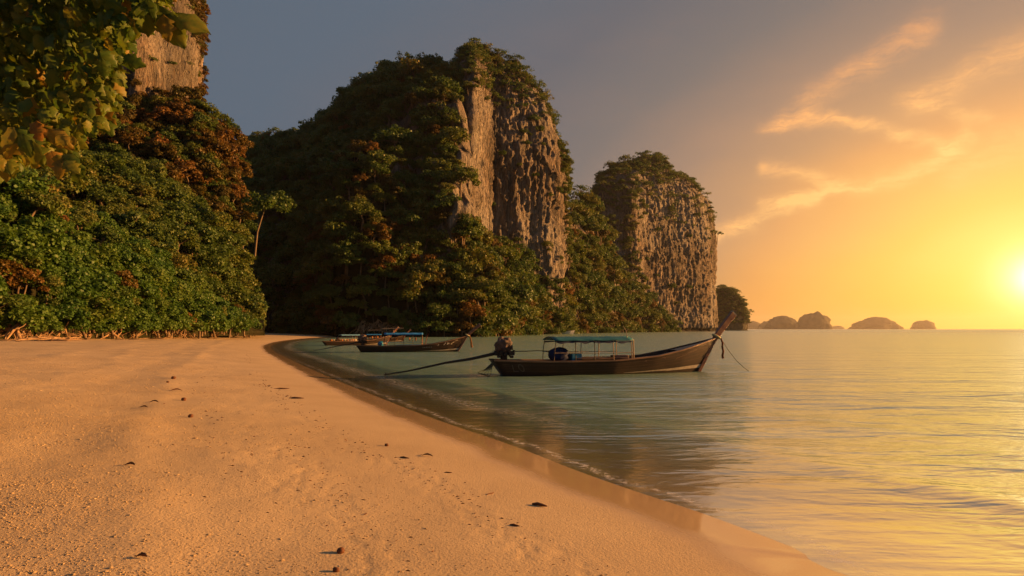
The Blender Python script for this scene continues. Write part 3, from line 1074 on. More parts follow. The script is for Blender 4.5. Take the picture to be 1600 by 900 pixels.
plant('jungle', P[1::4], N_[1::4], 2.2, 5.6, 'spur', 0.75, 0.4, 71)
plant('jungle', P[2::4], N_[2::4], 2.2, 5.0, 'spur', 0.75, 0.4, 72)
plant('brown', P[3::4], N_[3::4], 2.0, 4.2, 'spur', 0.6, 0.4, 73)
# trees that stand up along the skyline
for V, th, nn_ in ((H1, 0, 150),):
    j = np.linspace(int(300 * 0.09), int(300 * 0.535), nn_ // 2).astype(int)
    P = V[j, -2]
    plant('airy', P, np.tile([0, 0, 1.0], (len(P), 1)), 2.2, 5.2, 'skyline', 0.15, 0.1, 8)
    j = np.linspace(int(300 * 0.775), int(300 * 0.97), 40).astype(int)
    P = V[j, -2]
    plant('airy', P, np.tile([0, 0, 1.0], (len(P), 1)), 2.4, 5.0, 'skyline', 0.15, 0.1, 9)


for V, kk, r0_, r1_, zlo, sd_ in ((T1, 170, 1.8, 3.6, 88, 31), (T2, 110, 3.0, 5.5, 80, 32), (T2b, 110, 3.0, 6.0, 100, 33), (ISL, 80, 3.0, 6.0, 12, 34), (T0, 60, 1.0, 1.8, 55, 35)):
    # crowns that break the outline of the towers
    P, N_ = scatter(V, kk * 3, lambda c, n, px, py: (c[..., 2] > zlo) * np.exp(-(((n * unit(np.array([0, 0, CAMZ]) - c)).sum(-1)) / 0.35) ** 2), sd_, r0_ * .7)
    plant('airy', P, N_, r0_, r1_, 'skyline', 0.5, 0.25, sd_)


# growth on the towers: caps, ledges and edges
def tower_weight(zcap, side=None, keep=0.02):
    def f(c, n, px, py):
        cap = sstep(zcap - 6, zcap + 4, c[..., 2] + 8 * fbm(c[..., 0] * 0.07, c[..., 1] * 0.07, c[..., 2] * 0.03, 2))
        led = (n[..., 2] > 0.35) * 1.0
        w_ = cap + 0.5 * (n[..., 2] > 0.22) * (fbm(c[..., 0] * 0.06, c[..., 1] * 0.06, c[..., 2] * 0.05, 2) > 0.05)
        if side is not None:
            w_ = w_ + side(px, py, c)
        return w_
    return f


P, N_ = scatter(T1, 2600, tower_weight(106, lambda px, py, c: 1.2 * (px > pl([(60, 840), (130, 846), (200, 871), (300, 880), (430, 884)], py)) * (c[..., 1] < 275) + 1.6 * (py > pl([(730, 380), (800, 412), (860, 436), (890, 440)], px)) * (c[..., 1] < 270)), 11, 1.5)
plant('jungle', P, N_, 1.3, 2.8, 'cliff top', 0.6, 0.25, 11)
P, N_ = scatter(T2, 1600, tower_weight(120, lambda px, py, c: 1.5 * (px < pl([(240, 990), (300, 985), (420, 1000), (500, 1035), (520, 1040)], py))), 12, 2.6)
plant('jungle', P, N_, 2.0, 4.6, 'point', 0.6, 0.25, 12)
P, N_ = scatter(T2b, 1500, tower_weight(126, lambda px, py, c: 1.5 * (px < pl([(240, 1000), (300, 988), (420, 1000)], py))), 13, 2.6)
plant('jungle', P, N_, 2.0, 4.4, 'point', 0.6, 0.25, 13)
P, N_ = scatter(T0, 1300, lambda c, n, px, py: 1.0 * (px > pl([(0, 296), (100, 306), (160, 312)], py)) + 1.0 * (px < 215) + 1.5 * (py > 148 - 0.12 * (px - 215)) + 0.05 * (n[..., 2] > 0.3), 14, 1.2)
plant('brown', P, N_, 1.0, 1.9, 'left cliff', 0.5, 0.25, 14)
P, N_ = scatter(ISL, 900, lambda c, n, px, py: (c[..., 2] > 9) * 1.0, 15, 2.6)
plant('jungle', P, N_, 2.0, 4.5, 'islet', 0.6, 0.2, 15)

REG = {
    'bank': ('shrub', 'shrub', 'leafy shrub in the beach thicket', 'shrubs along the top of the beach'),
    'slope': ('jungle_tree', 'tree', 'dark green tree behind the beach shrubs', 'trees behind the beach shrubs'),
    'russet': ('russet_tree', 'tree', 'russet leaved tree', 'russet trees below the near cliff'),
    'upper': ('jungle_tree', 'tree', 'green tree among the russet trees', 'green trees below the near cliff'),
    'left cliff': ('cliff_bush', 'bush', 'orange bush clinging to the near cliff', 'bushes on the near cliff'),
    'massif': ('forest_tree', 'tree', 'tree of the wood below the tall cliff', 'trees of the wood below the tall cliff'),
    'spur': ('forest_tree', 'tree', 'sunlit tree on the wooded spur', 'trees on the spur before the massif'),
}
LIMIT = {'bank': 240, 'slope': 150, 'russet': 150, 'upper': 60, 'left cliff': 60, 'massif': 150, 'spur': 60}
for k in PROTO:
    for pr in PROTO[k]:
        pr['used'] = None
PLACES = {
    'bank': ([90, 190, 300], ('near the left edge', 'above the thickest roots', 'in mid thicket', 'at the seaward end'), 3, L1_top, 520, ('crest', 'middle row', 'lowest row')),
    'slope': ([90, 200, 300], ('near the left edge', 'left of the russet trees', 'below the russet trees', 'at the seaward end'), 3, L2_top, 500, ('crest', 'mid slope', 'low slope')),
    'russet': ([150, 250, 330], ('by the big leaves', 'below the bare cliff', 'under the cliff corner', 'against the sky'), 2, L3_top, 300, ('upper', 'lower')),
    'upper': ([150, 250, 330], ('by the big leaves', 'below the bare cliff', 'under the cliff corner', 'against the sky'), 2, L3_top, 300, ('upper', 'lower')),
    'left cliff': ([215, 270], ('left of the bare rock', 'on the bare rock', 'on the cliff corner'), 2, [(0, -40), (400, -40)], 170, ('upper', 'lower')),
    'massif': ([520, 640, 760, 900], ('left flank', 'behind the spur', 'beside the spur', 'below the rock face', 'towards the point'), 3, H1_top, 520, ('high', 'halfway', 'by the water')),
    'spur': ([560, 640], ('left side', 'crest line', 'right side'), 3, H1b_top, 520, ('high', 'halfway', 'low')),
}


def place_word(reg, u_, v_):
    xs, wx, n_, top, bot, wy = PLACES[reg]
    a = wx[int(np.searchsorted(xs, u_))]
    t_ = float(np.clip((v_ - pl(top, u_)) / max(bot - pl(top, u_), 1), 0, .999))
    return wy[int(t_ * n_)] + ' ' + a


rest = []
seen = {}
plants_px = project(np.array([p[2] for p in PLANTS]))
size_px = np.array([p[3] for p in PLANTS]) / plants_px[2]
for i in np.argsort(-size_px):
    kind, ix, p, s, r_, reg = PLANTS[i]
    if reg in REG and seen.get(reg, 0) < LIMIT[reg] and -20 < plants_px[0][i] < 1500:
        seen[reg] = seen.get(reg, 0) + 1
        nm, cat, lab, grp = REG[reg]
        u_, v_ = plants_px[0][i], plants_px[1][i]
        lab = lab + ', ' + place_word(reg, u_, v_)
        pr = PROTO[kind][ix]
        e = link(nm, None, label=lab, cat=cat, group=grp, loc=tuple(p), rot=r_, scale=s)
        link('crown', pr['crown'], e)
        link('trunk', pr['trunk'], e)
    else:
        rest.append(PLANTS[i])


def gn_forest(name, items, label):
    """the uncountable rest of the wood: one object of instanced trees"""
    kinds = sorted({(a[0], a[1]) for a in items})
    coll = bpy.data.collections.new('forest_pieces')
    for n_, (k, ix) in enumerate(kinds):
        o = bpy.data.objects.new('piece_%03d' % n_, PROTO[k][ix]['joined'])
        coll.objects.link(o)
    order = {k: n_ for n_, k in enumerate(kinds)}
    V = np.array([a[2] for a in items])
    me = bpy.data.meshes.new(name)
    me.vertices.add(len(V))
    me.vertices.foreach_set('co', V.astype(np.float32).ravel())
    for nm, arr, ty in (('idx', np.array([order[(a[0], a[1])] for a in items], np.int32), 'INT'), ('scl', np.array([a[3] for a in items], np.float32), 'FLOAT'),
                        ('rot', np.array([a[4] for a in items], np.float32), 'FLOAT_VECTOR')):
        at_ = me.attributes.new(nm, ty, 'POINT')
        at_.data.foreach_set('vector' if ty == 'FLOAT_VECTOR' else 'value', arr.ravel())
    o = link(name, me, kind='stuff', label=label, cat='forest')
    g = bpy.data.node_groups.new('forest', 'GeometryNodeTree')
    g.interface.new_socket('Geometry', in_out='INPUT', socket_type='NodeSocketGeometry')
    g.interface.new_socket('Geometry', in_out='OUTPUT', socket_type='NodeSocketGeometry')
    t = NT(g)
    gi, go = t.node('NodeGroupInput'), t.node('NodeGroupOutput')
    m2p = t.node('GeometryNodeMeshToPoints')
    ip = t.node('GeometryNodeInstanceOnPoints')
    ci = t.node('GeometryNodeCollectionInfo')
    ci.inputs[0].default_value = coll
    ci.inputs[1].default_value = True
    ci.inputs[2].default_value = True

    def attr(nm, ty):
        a = t.node('GeometryNodeInputNamedAttribute', data_type=ty)
        a.inputs[0].default_value = nm
        return a.outputs[0]
    t.l.new(gi.outputs[0], m2p.inputs[0])
    t.l.new(m2p.outputs[0], ip.inputs['Points'])
    t.l.new(ci.outputs[0], ip.inputs['Instance'])
    ip.inputs['Pick Instance'].default_value = True
    t.l.new(attr('idx', 'INT'), ip.inputs['Instance Index'])
    e2r = t.node('FunctionNodeEulerToRotation')
    t.l.new(attr('rot', 'FLOAT_VECTOR'), e2r.inputs[0])
    t.l.new(e2r.outputs[0], ip.inputs['Rotation'])
    t.l.new(attr('scl', 'FLOAT'), ip.inputs['Scale'])
    t.l.new(ip.outputs[0], go.inputs[0])
    md = o.modifiers.new('forest', 'NODES')
    md.node_group = g
    return o


gn_forest('forest', rest, 'unbroken jungle covering the hills and the cliff tops')
print('plants', len(PLANTS), 'stuff', len(rest), seen)
# ---------------------------------------------------------------- boats
M['hull'] = simple('dark_boat_wood', (0.012, 0.007, 0.005), (0.036, 0.020, 0.012), 0.62, 0.22, 3.0, 0.4, 0.01, stretch=(0.3, 1, 3))
M['hull_in'] = simple('boat_inside_wood', (0.03, 0.02, 0.016), (0.07, 0.045, 0.032), 0.7, 0.2, 3.0, 0.4, 0.01)
M['gunwale'] = simple('gunwale_wood', (0.14, 0.075, 0.045), (0.26, 0.15, 0.09), 0.4, 0.4, 4.0, 0.3, 0.01, stretch=(0.3, 1, 1))
M['prow'] = simple('varnished_prow_wood', (0.13, 0.048, 0.022), (0.24, 0.10, 0.045), 0.35, 0.5, 4.0, 0.3, 0.01)
M['pale_stripe'] = simple('faded_pale_paint', (0.30, 0.26, 0.20), (0.50, 0.43, 0.34), 0.6, 0.3, 8.0, 0.3, 0.004)
M['faded_mark'] = simple('faded_white_marking', (0.06, 0.045, 0.04), (0.13, 0.11, 0.095), 0.7, 0.2, 12.0, 0.2, 0.004)
M['white_mark'] = simple('white_marking', (0.45, 0.42, 0.36), (0.7, 0.66, 0.6), 0.6, 0.3, 12.0, 0.2, 0.004)
M['teal_tarp'] = simple('teal_canvas', (0.008, 0.085, 0.10), (0.02, 0.14, 0.16), 0.55, 0.3, 3.0, 0.5, 0.02)
M['blue_tarp'] = simple('blue_canvas', (0.02, 0.16, 0.42), (0.04, 0.26, 0.58), 0.5, 0.3, 3.0, 0.5, 0.02)
M['pale_blue'] = simple('pale_blue_paint', (0.10, 0.28, 0.36), (0.22, 0.42, 0.50), 0.5, 0.3, 6.0, 0.3, 0.01)
M['navy'] = simple('navy_cloth', (0.006, 0.012, 0.045), (0.015, 0.03, 0.10), 0.7, 0.2, 8.0, 0.8, 0.03)
M['blue_plastic'] = simple('blue_plastic', (0.01, 0.12, 0.24), (0.02, 0.20, 0.36), 0.4, 0.5, 8.0, 0.1, 0.005)
M['dark_metal'] = simple('oily_dark_metal', (0.018, 0.014, 0.012), (0.06, 0.042, 0.03), 0.65, 0.25, 12.0, 0.5, 0.01)
M['engine_cover'] = simple('rusty_engine_wrap', (0.04, 0.028, 0.024), (0.17, 0.09, 0.06), 0.55, 0.5, 9.0, 1.0, 0.04)
M['pole'] = simple('bare_pole_wood', (0.22, 0.15, 0.09), (0.38, 0.27, 0.17), 0.7, 0.3, 6.0, 0.3, 0.005)
M['dark_pole'] = simple('dark_post_wood', (0.03, 0.022, 0.017), (0.07, 0.05, 0.035), 0.7, 0.3, 6.0, 0.3, 0.005)
M['white_paint'] = simple('weathered_white_paint', (0.45, 0.42, 0.38), (0.75, 0.72, 0.68), 0.5, 0.4, 6.0, 0.2, 0.005)
M['garland'] = simple('white_yellow_cloth', (0.55, 0.42, 0.15), (0.75, 0.66, 0.45), 0.8, 0.1, 14.0, 0.6, 0.01)
M['ribbon_red'] = simple('russet_cloth', (0.16, 0.045, 0.02), (0.32, 0.10, 0.035), 0.8, 0.1, 10.0, 0.6, 0.01)
M['ribbon_orange'] = simple('orange_cloth', (0.50, 0.16, 0.04), (0.68, 0.28, 0.07), 0.8, 0.1, 10.0, 0.6, 0.01)
M['rope'] = simple('rope_fibre', (0.05, 0.045, 0.03), (0.14, 0.12, 0.08), 0.9, 0.1, 30.0, 0.6, 0.005)
M['skin'] = simple('skin', (0.30, 0.16, 0.10), (0.36, 0.20, 0.13), 0.6, 0.3)


def box(x0, x1, y0, y1, z0, z1):
    v = np.array([(x, y, z) for x in (x0, x1) for y in (y0, y1) for z in (z0, z1)], float)
    return v, [[0, 1, 3, 2], [4, 6, 7, 5], [0, 4, 5, 1], [2, 3, 7, 6], [0, 2, 6, 4], [1, 5, 7, 3]]


def part(name, vf, m_, parent, smooth=False, bevel=0.0, **kw):
    v, f = vf
    me = new_mesh(name, v, f if not isinstance(f, np.ndarray) else f, [M[m_]], smooth)
    o = link(name, me, parent, **kw)
    if bevel:
        b = o.modifiers.new('bevel', 'BEVEL')
        b.width = bevel
        b.segments = 2
        b.limit_method = 'ANGLE'
    return o


def thing(name, label, cat, loc, rz=0.0, sc=1.0, group=None):
    return link(name, None, label=label, cat=cat, group=group, loc=loc, rot=(0, 0, rz), scale=sc)


class Hull:
    """wooden longtail hull in its own frame: x from stern to bow, z up from the waterline"""
    def __init__(s, L=9.75, beam=0.86, bow_top=1.58):
        s.L, s.beam, s.bow = L, beam, bow_top

    def sheer(s, u):
        return np.interp(u, [0, .08, .25, .5, .68, .8, .9, 1], [.70, .66, .62, .64, .80, 1.04, 1.30, s.bow]) + 0.0

    def half(s, u):
        return np.interp(u, [0, .1, .3, .5, .7, .85, .95, 1], [.52, .64, s.beam * .95, s.beam, s.beam * .86, .52, .22, .06])

    def pt(s, u, v, side, off=0.0):
        u, v = np.asarray(u, float), np.asarray(v, float)
        xs = -0.42 + (s.L * 1.085 + 0.42) * u
        xk = 0.30 + (s.L * 0.97 - 0.30) * u
        zk = -0.32 + 0.04 * u
        z = zk + (s.sheer(u) - zk) * v
        x = xk + (xs - xk) * v
        hb = s.half(u)
        full = np.interp(u, [0, .5, .8, 1], [0.36, 0.30, 0.55, 0.9])
        y = hb * v ** full + off
        return np.stack(np.broadcast_arrays(x, side * y, z), -1)


def longtail(loc, rz, sc, label, group, canopy_mat, cx0, cx1, hull, opts):
    b = thing('longtail_boat', label, 'boat', loc, rz, sc, group)
    nu, nv = 60, 12
    U, V_ = np.meshgrid(np.linspace(0, 1, nu), np.linspace(0, 1, nv), indexing='ij')
    rightside = hull.pt(U, V_, -1)
    leftside = hull.pt(U, V_, 1)
    full = np.concatenate([rightside[:, ::-1], leftside[:, 1:]], 1)
    hv = full.reshape(-1, 3)
    hf = grid_faces(nu, full.shape[1])
    n1 = full.shape[1]
    # stern board
    faces = [list(map(int, f)) for f in hf] + [[int(k) for k in range(n1)]]
    part('hull', (hv, faces), 'hull', b, True)
    # inner skin and floor boards
    inn = np.concatenate([hull.pt(U, 0.35 + 0.64 * V_, -1, -0.05)[:, ::-1], hull.pt(U, 0.35 + 0.64 * V_, 1, -0.05)], 1)
    inn[..., 1] = np.where(np.abs(inn[..., 1]) < 0.01, 0, inn[..., 1])
    part('inner_skin', (inn.reshape(-1, 3), grid_faces(nu, inn.shape[1])[:, ::-1]), 'hull_in', b, True)
    # gunwales
    for sd_ in (-1, 1):
        u = np.linspace(0, 1, 50)
        c = hull.pt(u, np.ones(50), sd_)
        v, f = [], []
        prof = [(-.055, -.045), (.035, -.045), (.045, .015), (-.055, .022)]
        for i, p in enumerate(c):
            for a, h in prof:
                v.append((p[0], p[1] + sd_ * a, p[2] + h))
        for i in range(49):
            for k in range(4):
                f.append([i * 4 + k, i * 4 + (k + 1) % 4, i * 4 + 4 + (k + 1) % 4, i * 4 + 4 + k])
        f += [[0, 1, 2, 3], [49 * 4 + 3, 49 * 4 + 2, 49 * 4 + 1, 49 * 4]]
        part('gunwale', (np.array(v), f), 'gunwale', b)
        u = np.linspace(0.02, 0.97, 40)
        lo, hi = hull.pt(u, 0.80 + 0 * u, sd_, 0.012), hull.pt(u, 0.86 + 0 * u, sd_, 0.012)
        part('rubbing_strake', (np.stack([lo, hi], 1).reshape(-1, 3), grid_faces(40, 2)), 'hull_in', b, label='thin plank line under the gunwale')
        for vv in (0.52, 0.64, 0.74):
            lo, hi = hull.pt(u, vv + 0 * u, sd_, 0.009), hull.pt(u, vv + .022 + 0 * u, sd_, 0.009)
            part('plank_seam', (np.stack([lo, hi], 1).reshape(-1, 3), grid_faces(40, 2)), 'hull_in', b)
    # pale stripe near the waterline at the bow
    for sd_ in (-1, 1):
        u = np.linspace(0.55, 0.995, 30)
        zt = np.interp(u, [.55, .8, 1], [0.07, 0.20, 0.36])
        zl = zt - np.interp(u, [.55, .8, 1], [0.015, 0.10, 0.17])
        zk = -0.32 + 0.04 * u
        hgt = hull.sheer(u) - zk
        lo, hi = hull.pt(u, (zl - zk) / hgt, sd_, 0.010), hull.pt(u, (zt - zk) / hgt, sd_, 0.010)
        part('bow_stripe', (np.stack([lo, hi], 1).reshape(-1, 3), grid_faces(30, 2)), 'pale_stripe', b)
    # stem post rising to the tall prow
    st = hull.pt(1.0, np.linspace(0, 1, 8), 1)[:, [0, 2]]
    tip = opts.get('tip', (11.72, 2.80))
    path = [tuple(p) for p in st] + [(st[-1][0] + (tip[0] - st[-1][0]) * t_, st[-1][1] + (tip[1] - st[-1][1]) * (t_ ** 0.92)) for t_ in (.15, .4, .7, 1)]
    wd = [.085] * 7 + [.11, .13, .135, .14, .15]
    v, f = [], []
    for i, (x, z) in enumerate(path):
        a, c = path[max(i - 1, 0)], path[min(i + 1, len(path) - 1)]
        t_ = np.array([c[0] - a[0], c[1] - a[1]])
        t_ /= np.linalg.norm(t_)
        nx, nz_ = t_[1], -t_[0]
        for sx, sy in ((-1, -1), (1, -1), (1, 1), (-1, 1)):
            v.append((x + nx * wd[i] * sx, sy * (0.075 if i < 8 else 0.085), z + nz_ * wd[i] * sx))
    n_ = len(path)
    for i in range(n_ - 1):
        for k in range(4):
            f.append([i * 4 + k, i * 4 + (k + 1) % 4, i * 4 + 4 + (k + 1) % 4, i * 4 + 4 + k])
    f += [[3, 2, 1, 0], [n_ * 4 - 4, n_ * 4 - 3, n_ * 4 - 2, n_ * 4 - 1]]
    part('prow', (np.array(v), f), 'prow', b, bevel=0.02)
    tv = np.array(v[-4:])
    dirv = np.array([path[-1][0] - path[-2][0], 0, path[-1][1] - path[-2][1]])
    dirv /= np.linalg.norm(dirv)
    cap = np.vstack([tv + dirv * 0.004, (tv - tv.mean(0)) * 1.04 + tv.mean(0) + dirv * 0.05])
    part('prow_cap', (cap, [[3, 2, 1, 0], [4, 5, 6, 7], [0, 1, 5, 4], [1, 2, 6, 5], [2, 3, 7, 6], [3, 0, 4, 7]]), 'pale_stripe', b)
    # fore deck and thwarts
    u = np.linspace(0.80, 0.985, 14)
    a, c = hull.pt(u, 0.97 + 0 * u, -1, -0.05), hull.pt(u, 0.97 + 0 * u, 1, -0.05)
    part('fore_deck', (np.stack([a, (a + c) / 2 + [0, 0, .03], c], 1).reshape(-1, 3), grid_faces(14, 3)), 'gunwale', b)
    for ux in (0.20, 0.34, 0.62, 0.71):
        x = float(hull.pt(ux, 1.0, 1)[0])
        hb = float(hull.half(ux)) - 0.05
        z = float(hull.sheer(ux)) - 0.14
        part('thwart', box(x - .13, x + .13, -hb, hb, z - .035, z), 'gunwale', b, bevel=0.008)
    u = np.linspace(0.04, 0.78, 20)
    a, c = hull.pt(u, 0.42 + 0 * u, -1, -0.03), hull.pt(u, 0.42 + 0 * u, 1, -0.03)
    a[:, 2] = c[:, 2] = 0.10
    part('floor', (np.stack([a, c], 1).reshape(-1, 3), grid_faces(20, 2)), 'hull_in', b)
    # canopy
    zr = opts.get('roof', 1.74)
    hw = 0.80
    nx_, ny_ = 18, 9
    X = np.linspace(cx0, cx1, nx_)
    Yv = np.linspace(-hw, hw, ny_)
    XX, YY = np.meshgrid(X, Yv, indexing='ij')
    sag = -0.02 * np.sin((XX - cx0) / (cx1 - cx0) * math.pi * 4) ** 2
    ZZ = zr - 0.15 * (YY / hw) ** 2 + sag
    top = np.stack([XX, YY, ZZ], -1).reshape(-1, 3)
    gf = grid_faces(nx_, ny_)
    rim = []
    nn = nx_ * ny_
    idx = np.arange(nn).reshape(nx_, ny_)
    loop = list(idx[:, 0]) + list(idx[-1, 1:]) + list(idx[::-1, -1][1:]) + list(idx[0, ::-1][1:-1])
    for i in range(len(loop)):
        p_, q_ = int(loop[i]), int(loop[(i + 1) % len(loop)])
        rim.append([p_, q_, q_ + nn, p_ + nn])
    allf = [list(map(int, f_)) for f_ in gf[:, ::-1]] + [[int(k) + nn for k in f_] for f_ in gf] + rim
    part('canopy', (np.vstack([top, top - [0, 0, 0.03]]), allf), canopy_mat, b, True)
    # hanging edge cloth
    for sd_ in (-1, 1):
        xs = np.linspace(cx0 + .1, cx1 - .1, 60)
        drop = 0.05 + 0.05 * np.abs(np.sin(xs * 3.4 + sd_)) + 0.02 * np.sin(xs * 11)
        lo = np.stack([xs, sd_ * (hw - .02) + 0.015 * np.sin(xs * 9), zr - .20 - drop], -1)
        hi = np.stack([xs, sd_ * (hw - .02) + 0 * xs, np.full(60, zr - .215)], -1)
        part('hanging_edge', (np.stack([lo, hi], 1).reshape(-1, 3), grid_faces(60, 2)), 'navy', b)
    npost = 5
    for k, x in enumerate(np.linspace(cx0 + 0.08, cx1 - 0.08, npost)):
        u_ = (x + 0.42) / (hull.L * 1.085 + 0.42)
        hb = float(hull.half(u_))
        zs_ = float(hull.sheer(u_))
        for sd_ in (-1, 1):
            lean = -0.10 if k == 0 else 0.0
            part('canopy_post', tube([(x + lean, sd_ * (hb - .04), zs_ - .05), (x + lean * .6, sd_ * (hw - .03), (zs_ + zr) / 2), (x, sd_ * (hw - .06), zr - .19)], [.018] * 3, 6),
                 'dark_pole' if k < 3 else 'pole', b, True)
        part('canopy_rib', tube([(x, y_, zr - .035 - .20 * (y_ / hw) ** 2) for y_ in np.linspace(-hw, hw, 7)], [.014] * 7, 5), 'pole', b, True)
    for sd_ in (-1, 1):
        part('side_rail', tube([(cx0, sd_ * .80, 0.98), ((cx0 + cx1) / 2, sd_ * .82, .96), (cx1, sd_ * .80, 0.97)], [.016] * 3, 6), opts.get('rail', 'pole'), b, True)
    # side bench boards under the canopy
    for sd_ in (-1, 1):
        part('bench', box(cx0 + 1.1, cx1 - 0.2, min(sd_ * .72, sd_ * .42), max(sd_ * .72, sd_ * .42), .70, .74), opts.get('bench', 'gunwale'), b, bevel=0.01)
    # engine on its post, long shaft behind, tiller in front
    g = np.random.default_rng(opts.get('seed', 3))
    ex, ez = opts.get('eng', (0.12, 1.22))
    er = opts.get('er', 0.37)
    bm = bmesh.new()
    bmesh.ops.create_icosphere(bm, subdivisions=4, radius=1.0)
    ev = np.array([v_.co[:] for v_ in bm.verts])
    ef = [[v_.index for v_ in f_.verts] for f_ in bm.faces]
    bm.free()
    d = 0.94 + 0.34 * fbm(ev[:, 0] * 1.9 + opts.get('seed', 3), ev[:, 1] * 1.7, ev[:, 2] * 1.7, 3) + 0.05 * np.abs(fbm(ev[:, 0] * 6, ev[:, 1] * 6, ev[:, 2] * 6, 2))
    evv = ev * d[:, None] * np.array([er, er * .8, er * 1.02]) + np.array([ex, 0, ez + .08])
    eng = part('engine', (evv, ef), 'engine_cover', b, True)
    bolts = [box(ex - .42, ex + .44, -.16, .16, ez - .34, ez - .20), box(ex - .12, ex + .12, -.12, .12, ez - .62, ez - .3)]
    for k in range(46):
        a = g.uniform(0, 6.28)
        rr = g.uniform(.6, 1.05)
        cx_, cy_, cz_ = ex + math.cos(a) * er * 1.15 * rr, math.sin(a) * er * .75 * rr, ez - .20 + g.normal() * .09
        s_ = g.uniform(.025, .065)
        bolts.append(box(cx_ - s_, cx_ + s_, cy_ - s_, cy_ + s_, cz_ - s_ * .8, cz_ + s_ * .8))
    for k in range(14):
        a = g.uniform(0, 6.28)
        p0 = np.array([ex + math.cos(a) * er * .5, math.sin(a) * er * .5, ez - .22])
        p1 = p0 + np.array([g.normal() * .3, g.normal() * .15, g.uniform(-.25, .1)])
        bolts.append(tube([p0, (p0 + p1) / 2 + [0, 0, .05], p1], [.018, .015, .012], 5))
    link('engine_block', new_mesh('engine_block', *merge(bolts), [M['dark_metal']]), b)
    tx, ty, tz = opts.get('tail', (-5.05, 0.25, 0.16))
    mid = ((ex + tx) / 2, ty / 2, (ez - .22 + tz) / 2 + .02)
    part('tail_shaft', tube([(ex - .2, 0, ez - .22), (ex - 1.4, ty * .28, ez - .47), mid, (tx * .8 + ex * .2, ty * .8, tz + .14), (tx, ty, tz)], [.075, .062, .048, .034, .024], 8), 'dark_metal', b, True)
    bl = []
    for k in range(3):
        a = k * 2.09 + .4
        n0 = np.array([tx + .05, ty, tz])
        e1 = np.array([0, math.cos(a), math.sin(a)])
        e2 = np.array([0.5, -math.sin(a) * .8, math.cos(a) * .8])
        q4 = [n0 + e1 * .02, n0 + e1 * .10 + e2 * .05, n0 + e1 * .15, n0 + e1 * .10 - e2 * .05]
        q4 = q4 + [p_ + np.array([.012, 0, 0]) for p_ in q4]
        bl.append((np.array(q4), [[0, 1, 2, 3], [7, 6, 5, 4], [0, 4, 5, 1], [1, 5, 6, 2], [2, 6, 7, 3], [3, 7, 4, 0]]))
    link('propeller', new_mesh('propeller', *merge(bl), [M['dark_metal']]), b)
    part('tiller', tube([(ex + .3, 0, ez - .18), (ex + 1.1, .03, ez - .18), (ex + 1.5, .04, ez - .16), (ex + 2.1, .05, ez - .19)], [.022, .02, .018, .014], 6), 'dark_metal', b, True)
    # marks painted on the hull
    for poly, mt in opts.get('marks', ()):
        pv = []
        for (u_, z_) in poly:
            zk_ = -0.32 + .04 * u_
            pv.append(hull.pt(u_, (z_ - zk_) / (float(hull.sheer(u_)) - zk_), -1, 0.013))
        part('painted_mark', (np.array(pv), [list(range(len(pv)))]), mt, b)
    return b


def pix_pose(sx, sy, bx, by):
    a, c = ground(sx, sy), ground(bx, by)
    return (float(a[0]), float(a[1])), math.atan2(c[1] - a[1], c[0] - a[0]), math.hypot(c[0] - a[0], c[1] - a[1])


def bar(u0, z0, u1, z1, w_):
    d = np.array([(u1 - u0) * 11, z1 - z0])
    n = np.array([-d[1], d[0]]) / (np.linalg.norm(d) + 1e-9) * w_
    return [(u0 - n[0] / 11, z0 - n[1]), (u1 - n[0] / 11, z1 - n[1]), (u1 + n[0] / 11, z1 + n[1]), (u0 + n[0] / 11, z0 + n[1])]


def glyph0(u, z, w_, h, t_):
    pts = [(u + w_ / 11 * math.cos(a), z + h * math.sin(a)) for a in np.linspace(0, 2 * math.pi, 11)]
    return [(bar(*p0, *p1, t_)) for p0, p1 in zip(pts[:-1], pts[1:])]


GB = 'longtail boats moored in the bay'
marks1 = [(bar(.052, .22, .058, .50, .022), 'faded_mark'), (bar(.050, .22, .072, .22, .018), 'faded_mark')] + [(p_, 'faded_mark') for p_ in glyph0(.089, .36, .11, .15, .022)]
marks1 += [(bar(.80 + .012 * k, .62 + .045 * k, .806 + .012 * k, .72 + .055 * k, .010), 'gunwale') for k in range(9)]
(p1, rz1, len1) = pix_pose(783, 587.5, 1095, 580.5)
s1 = len1 / 9.75
B1 = longtail((p1[0], p1[1], 0), rz1, s1, 'largest longtail boat, dark hull, teal canopy, long tail shaft stretched out behind', GB, 'teal_tarp', 2.15, 5.85, Hull(),
              dict(marks=marks1, tail=(-4.9, -0.1, 0.16), roof=1.68, tip=(11.62, 2.74)))
marks2 = [(bar(.60 + .016 * k, .42 + .012 * k, .606 + .016 * k, .44 + .012 * k, .022), 'white_mark') for k in range(6)]
marks2 += [(bar(.74, .62, .745, .76, .03), 'white_mark'), (bar(.80, .66, .806, .92, .035), 'white_mark'), (bar(.828, .92, .834, .72, .03), 'white_mark'), (bar(.834, .72, .842, .90, .03), 'white_mark'),
           (bar(.842, .90, .850, .76, .03), 'white_mark'), (bar(.872, .82, .925, 1.16, .035), 'pale_stripe'), (bar(.868, .80, .886, .74, .03), 'pale_stripe'), (bar(.885, .96, .915, 1.20, .03), 'pale_stripe')]
(p2, rz2, len2) = pix_pose(563, 550.3, 717, 549.2)
s2 = len2 / 9.75
B2 = longtail((p2[0], p2[1], 0), rz2, s2, 'longtail boat with sky blue canopy, pale lettering on its bow and orange ribbon', GB, 'blue_tarp', 2.3, 6.1, Hull(),
              dict(marks=marks2, tail=(-4.4, -0.3, 0.2), bench='pale_blue', rail='pale_blue', tip=(11.9, 2.75), eng=(0.2, 1.25), er=0.42, seed=8, roof=1.92))
(p3, rz3, len3) = pix_pose(508, 540.0, 604, 538.6)
s3 = len3 / 9.75
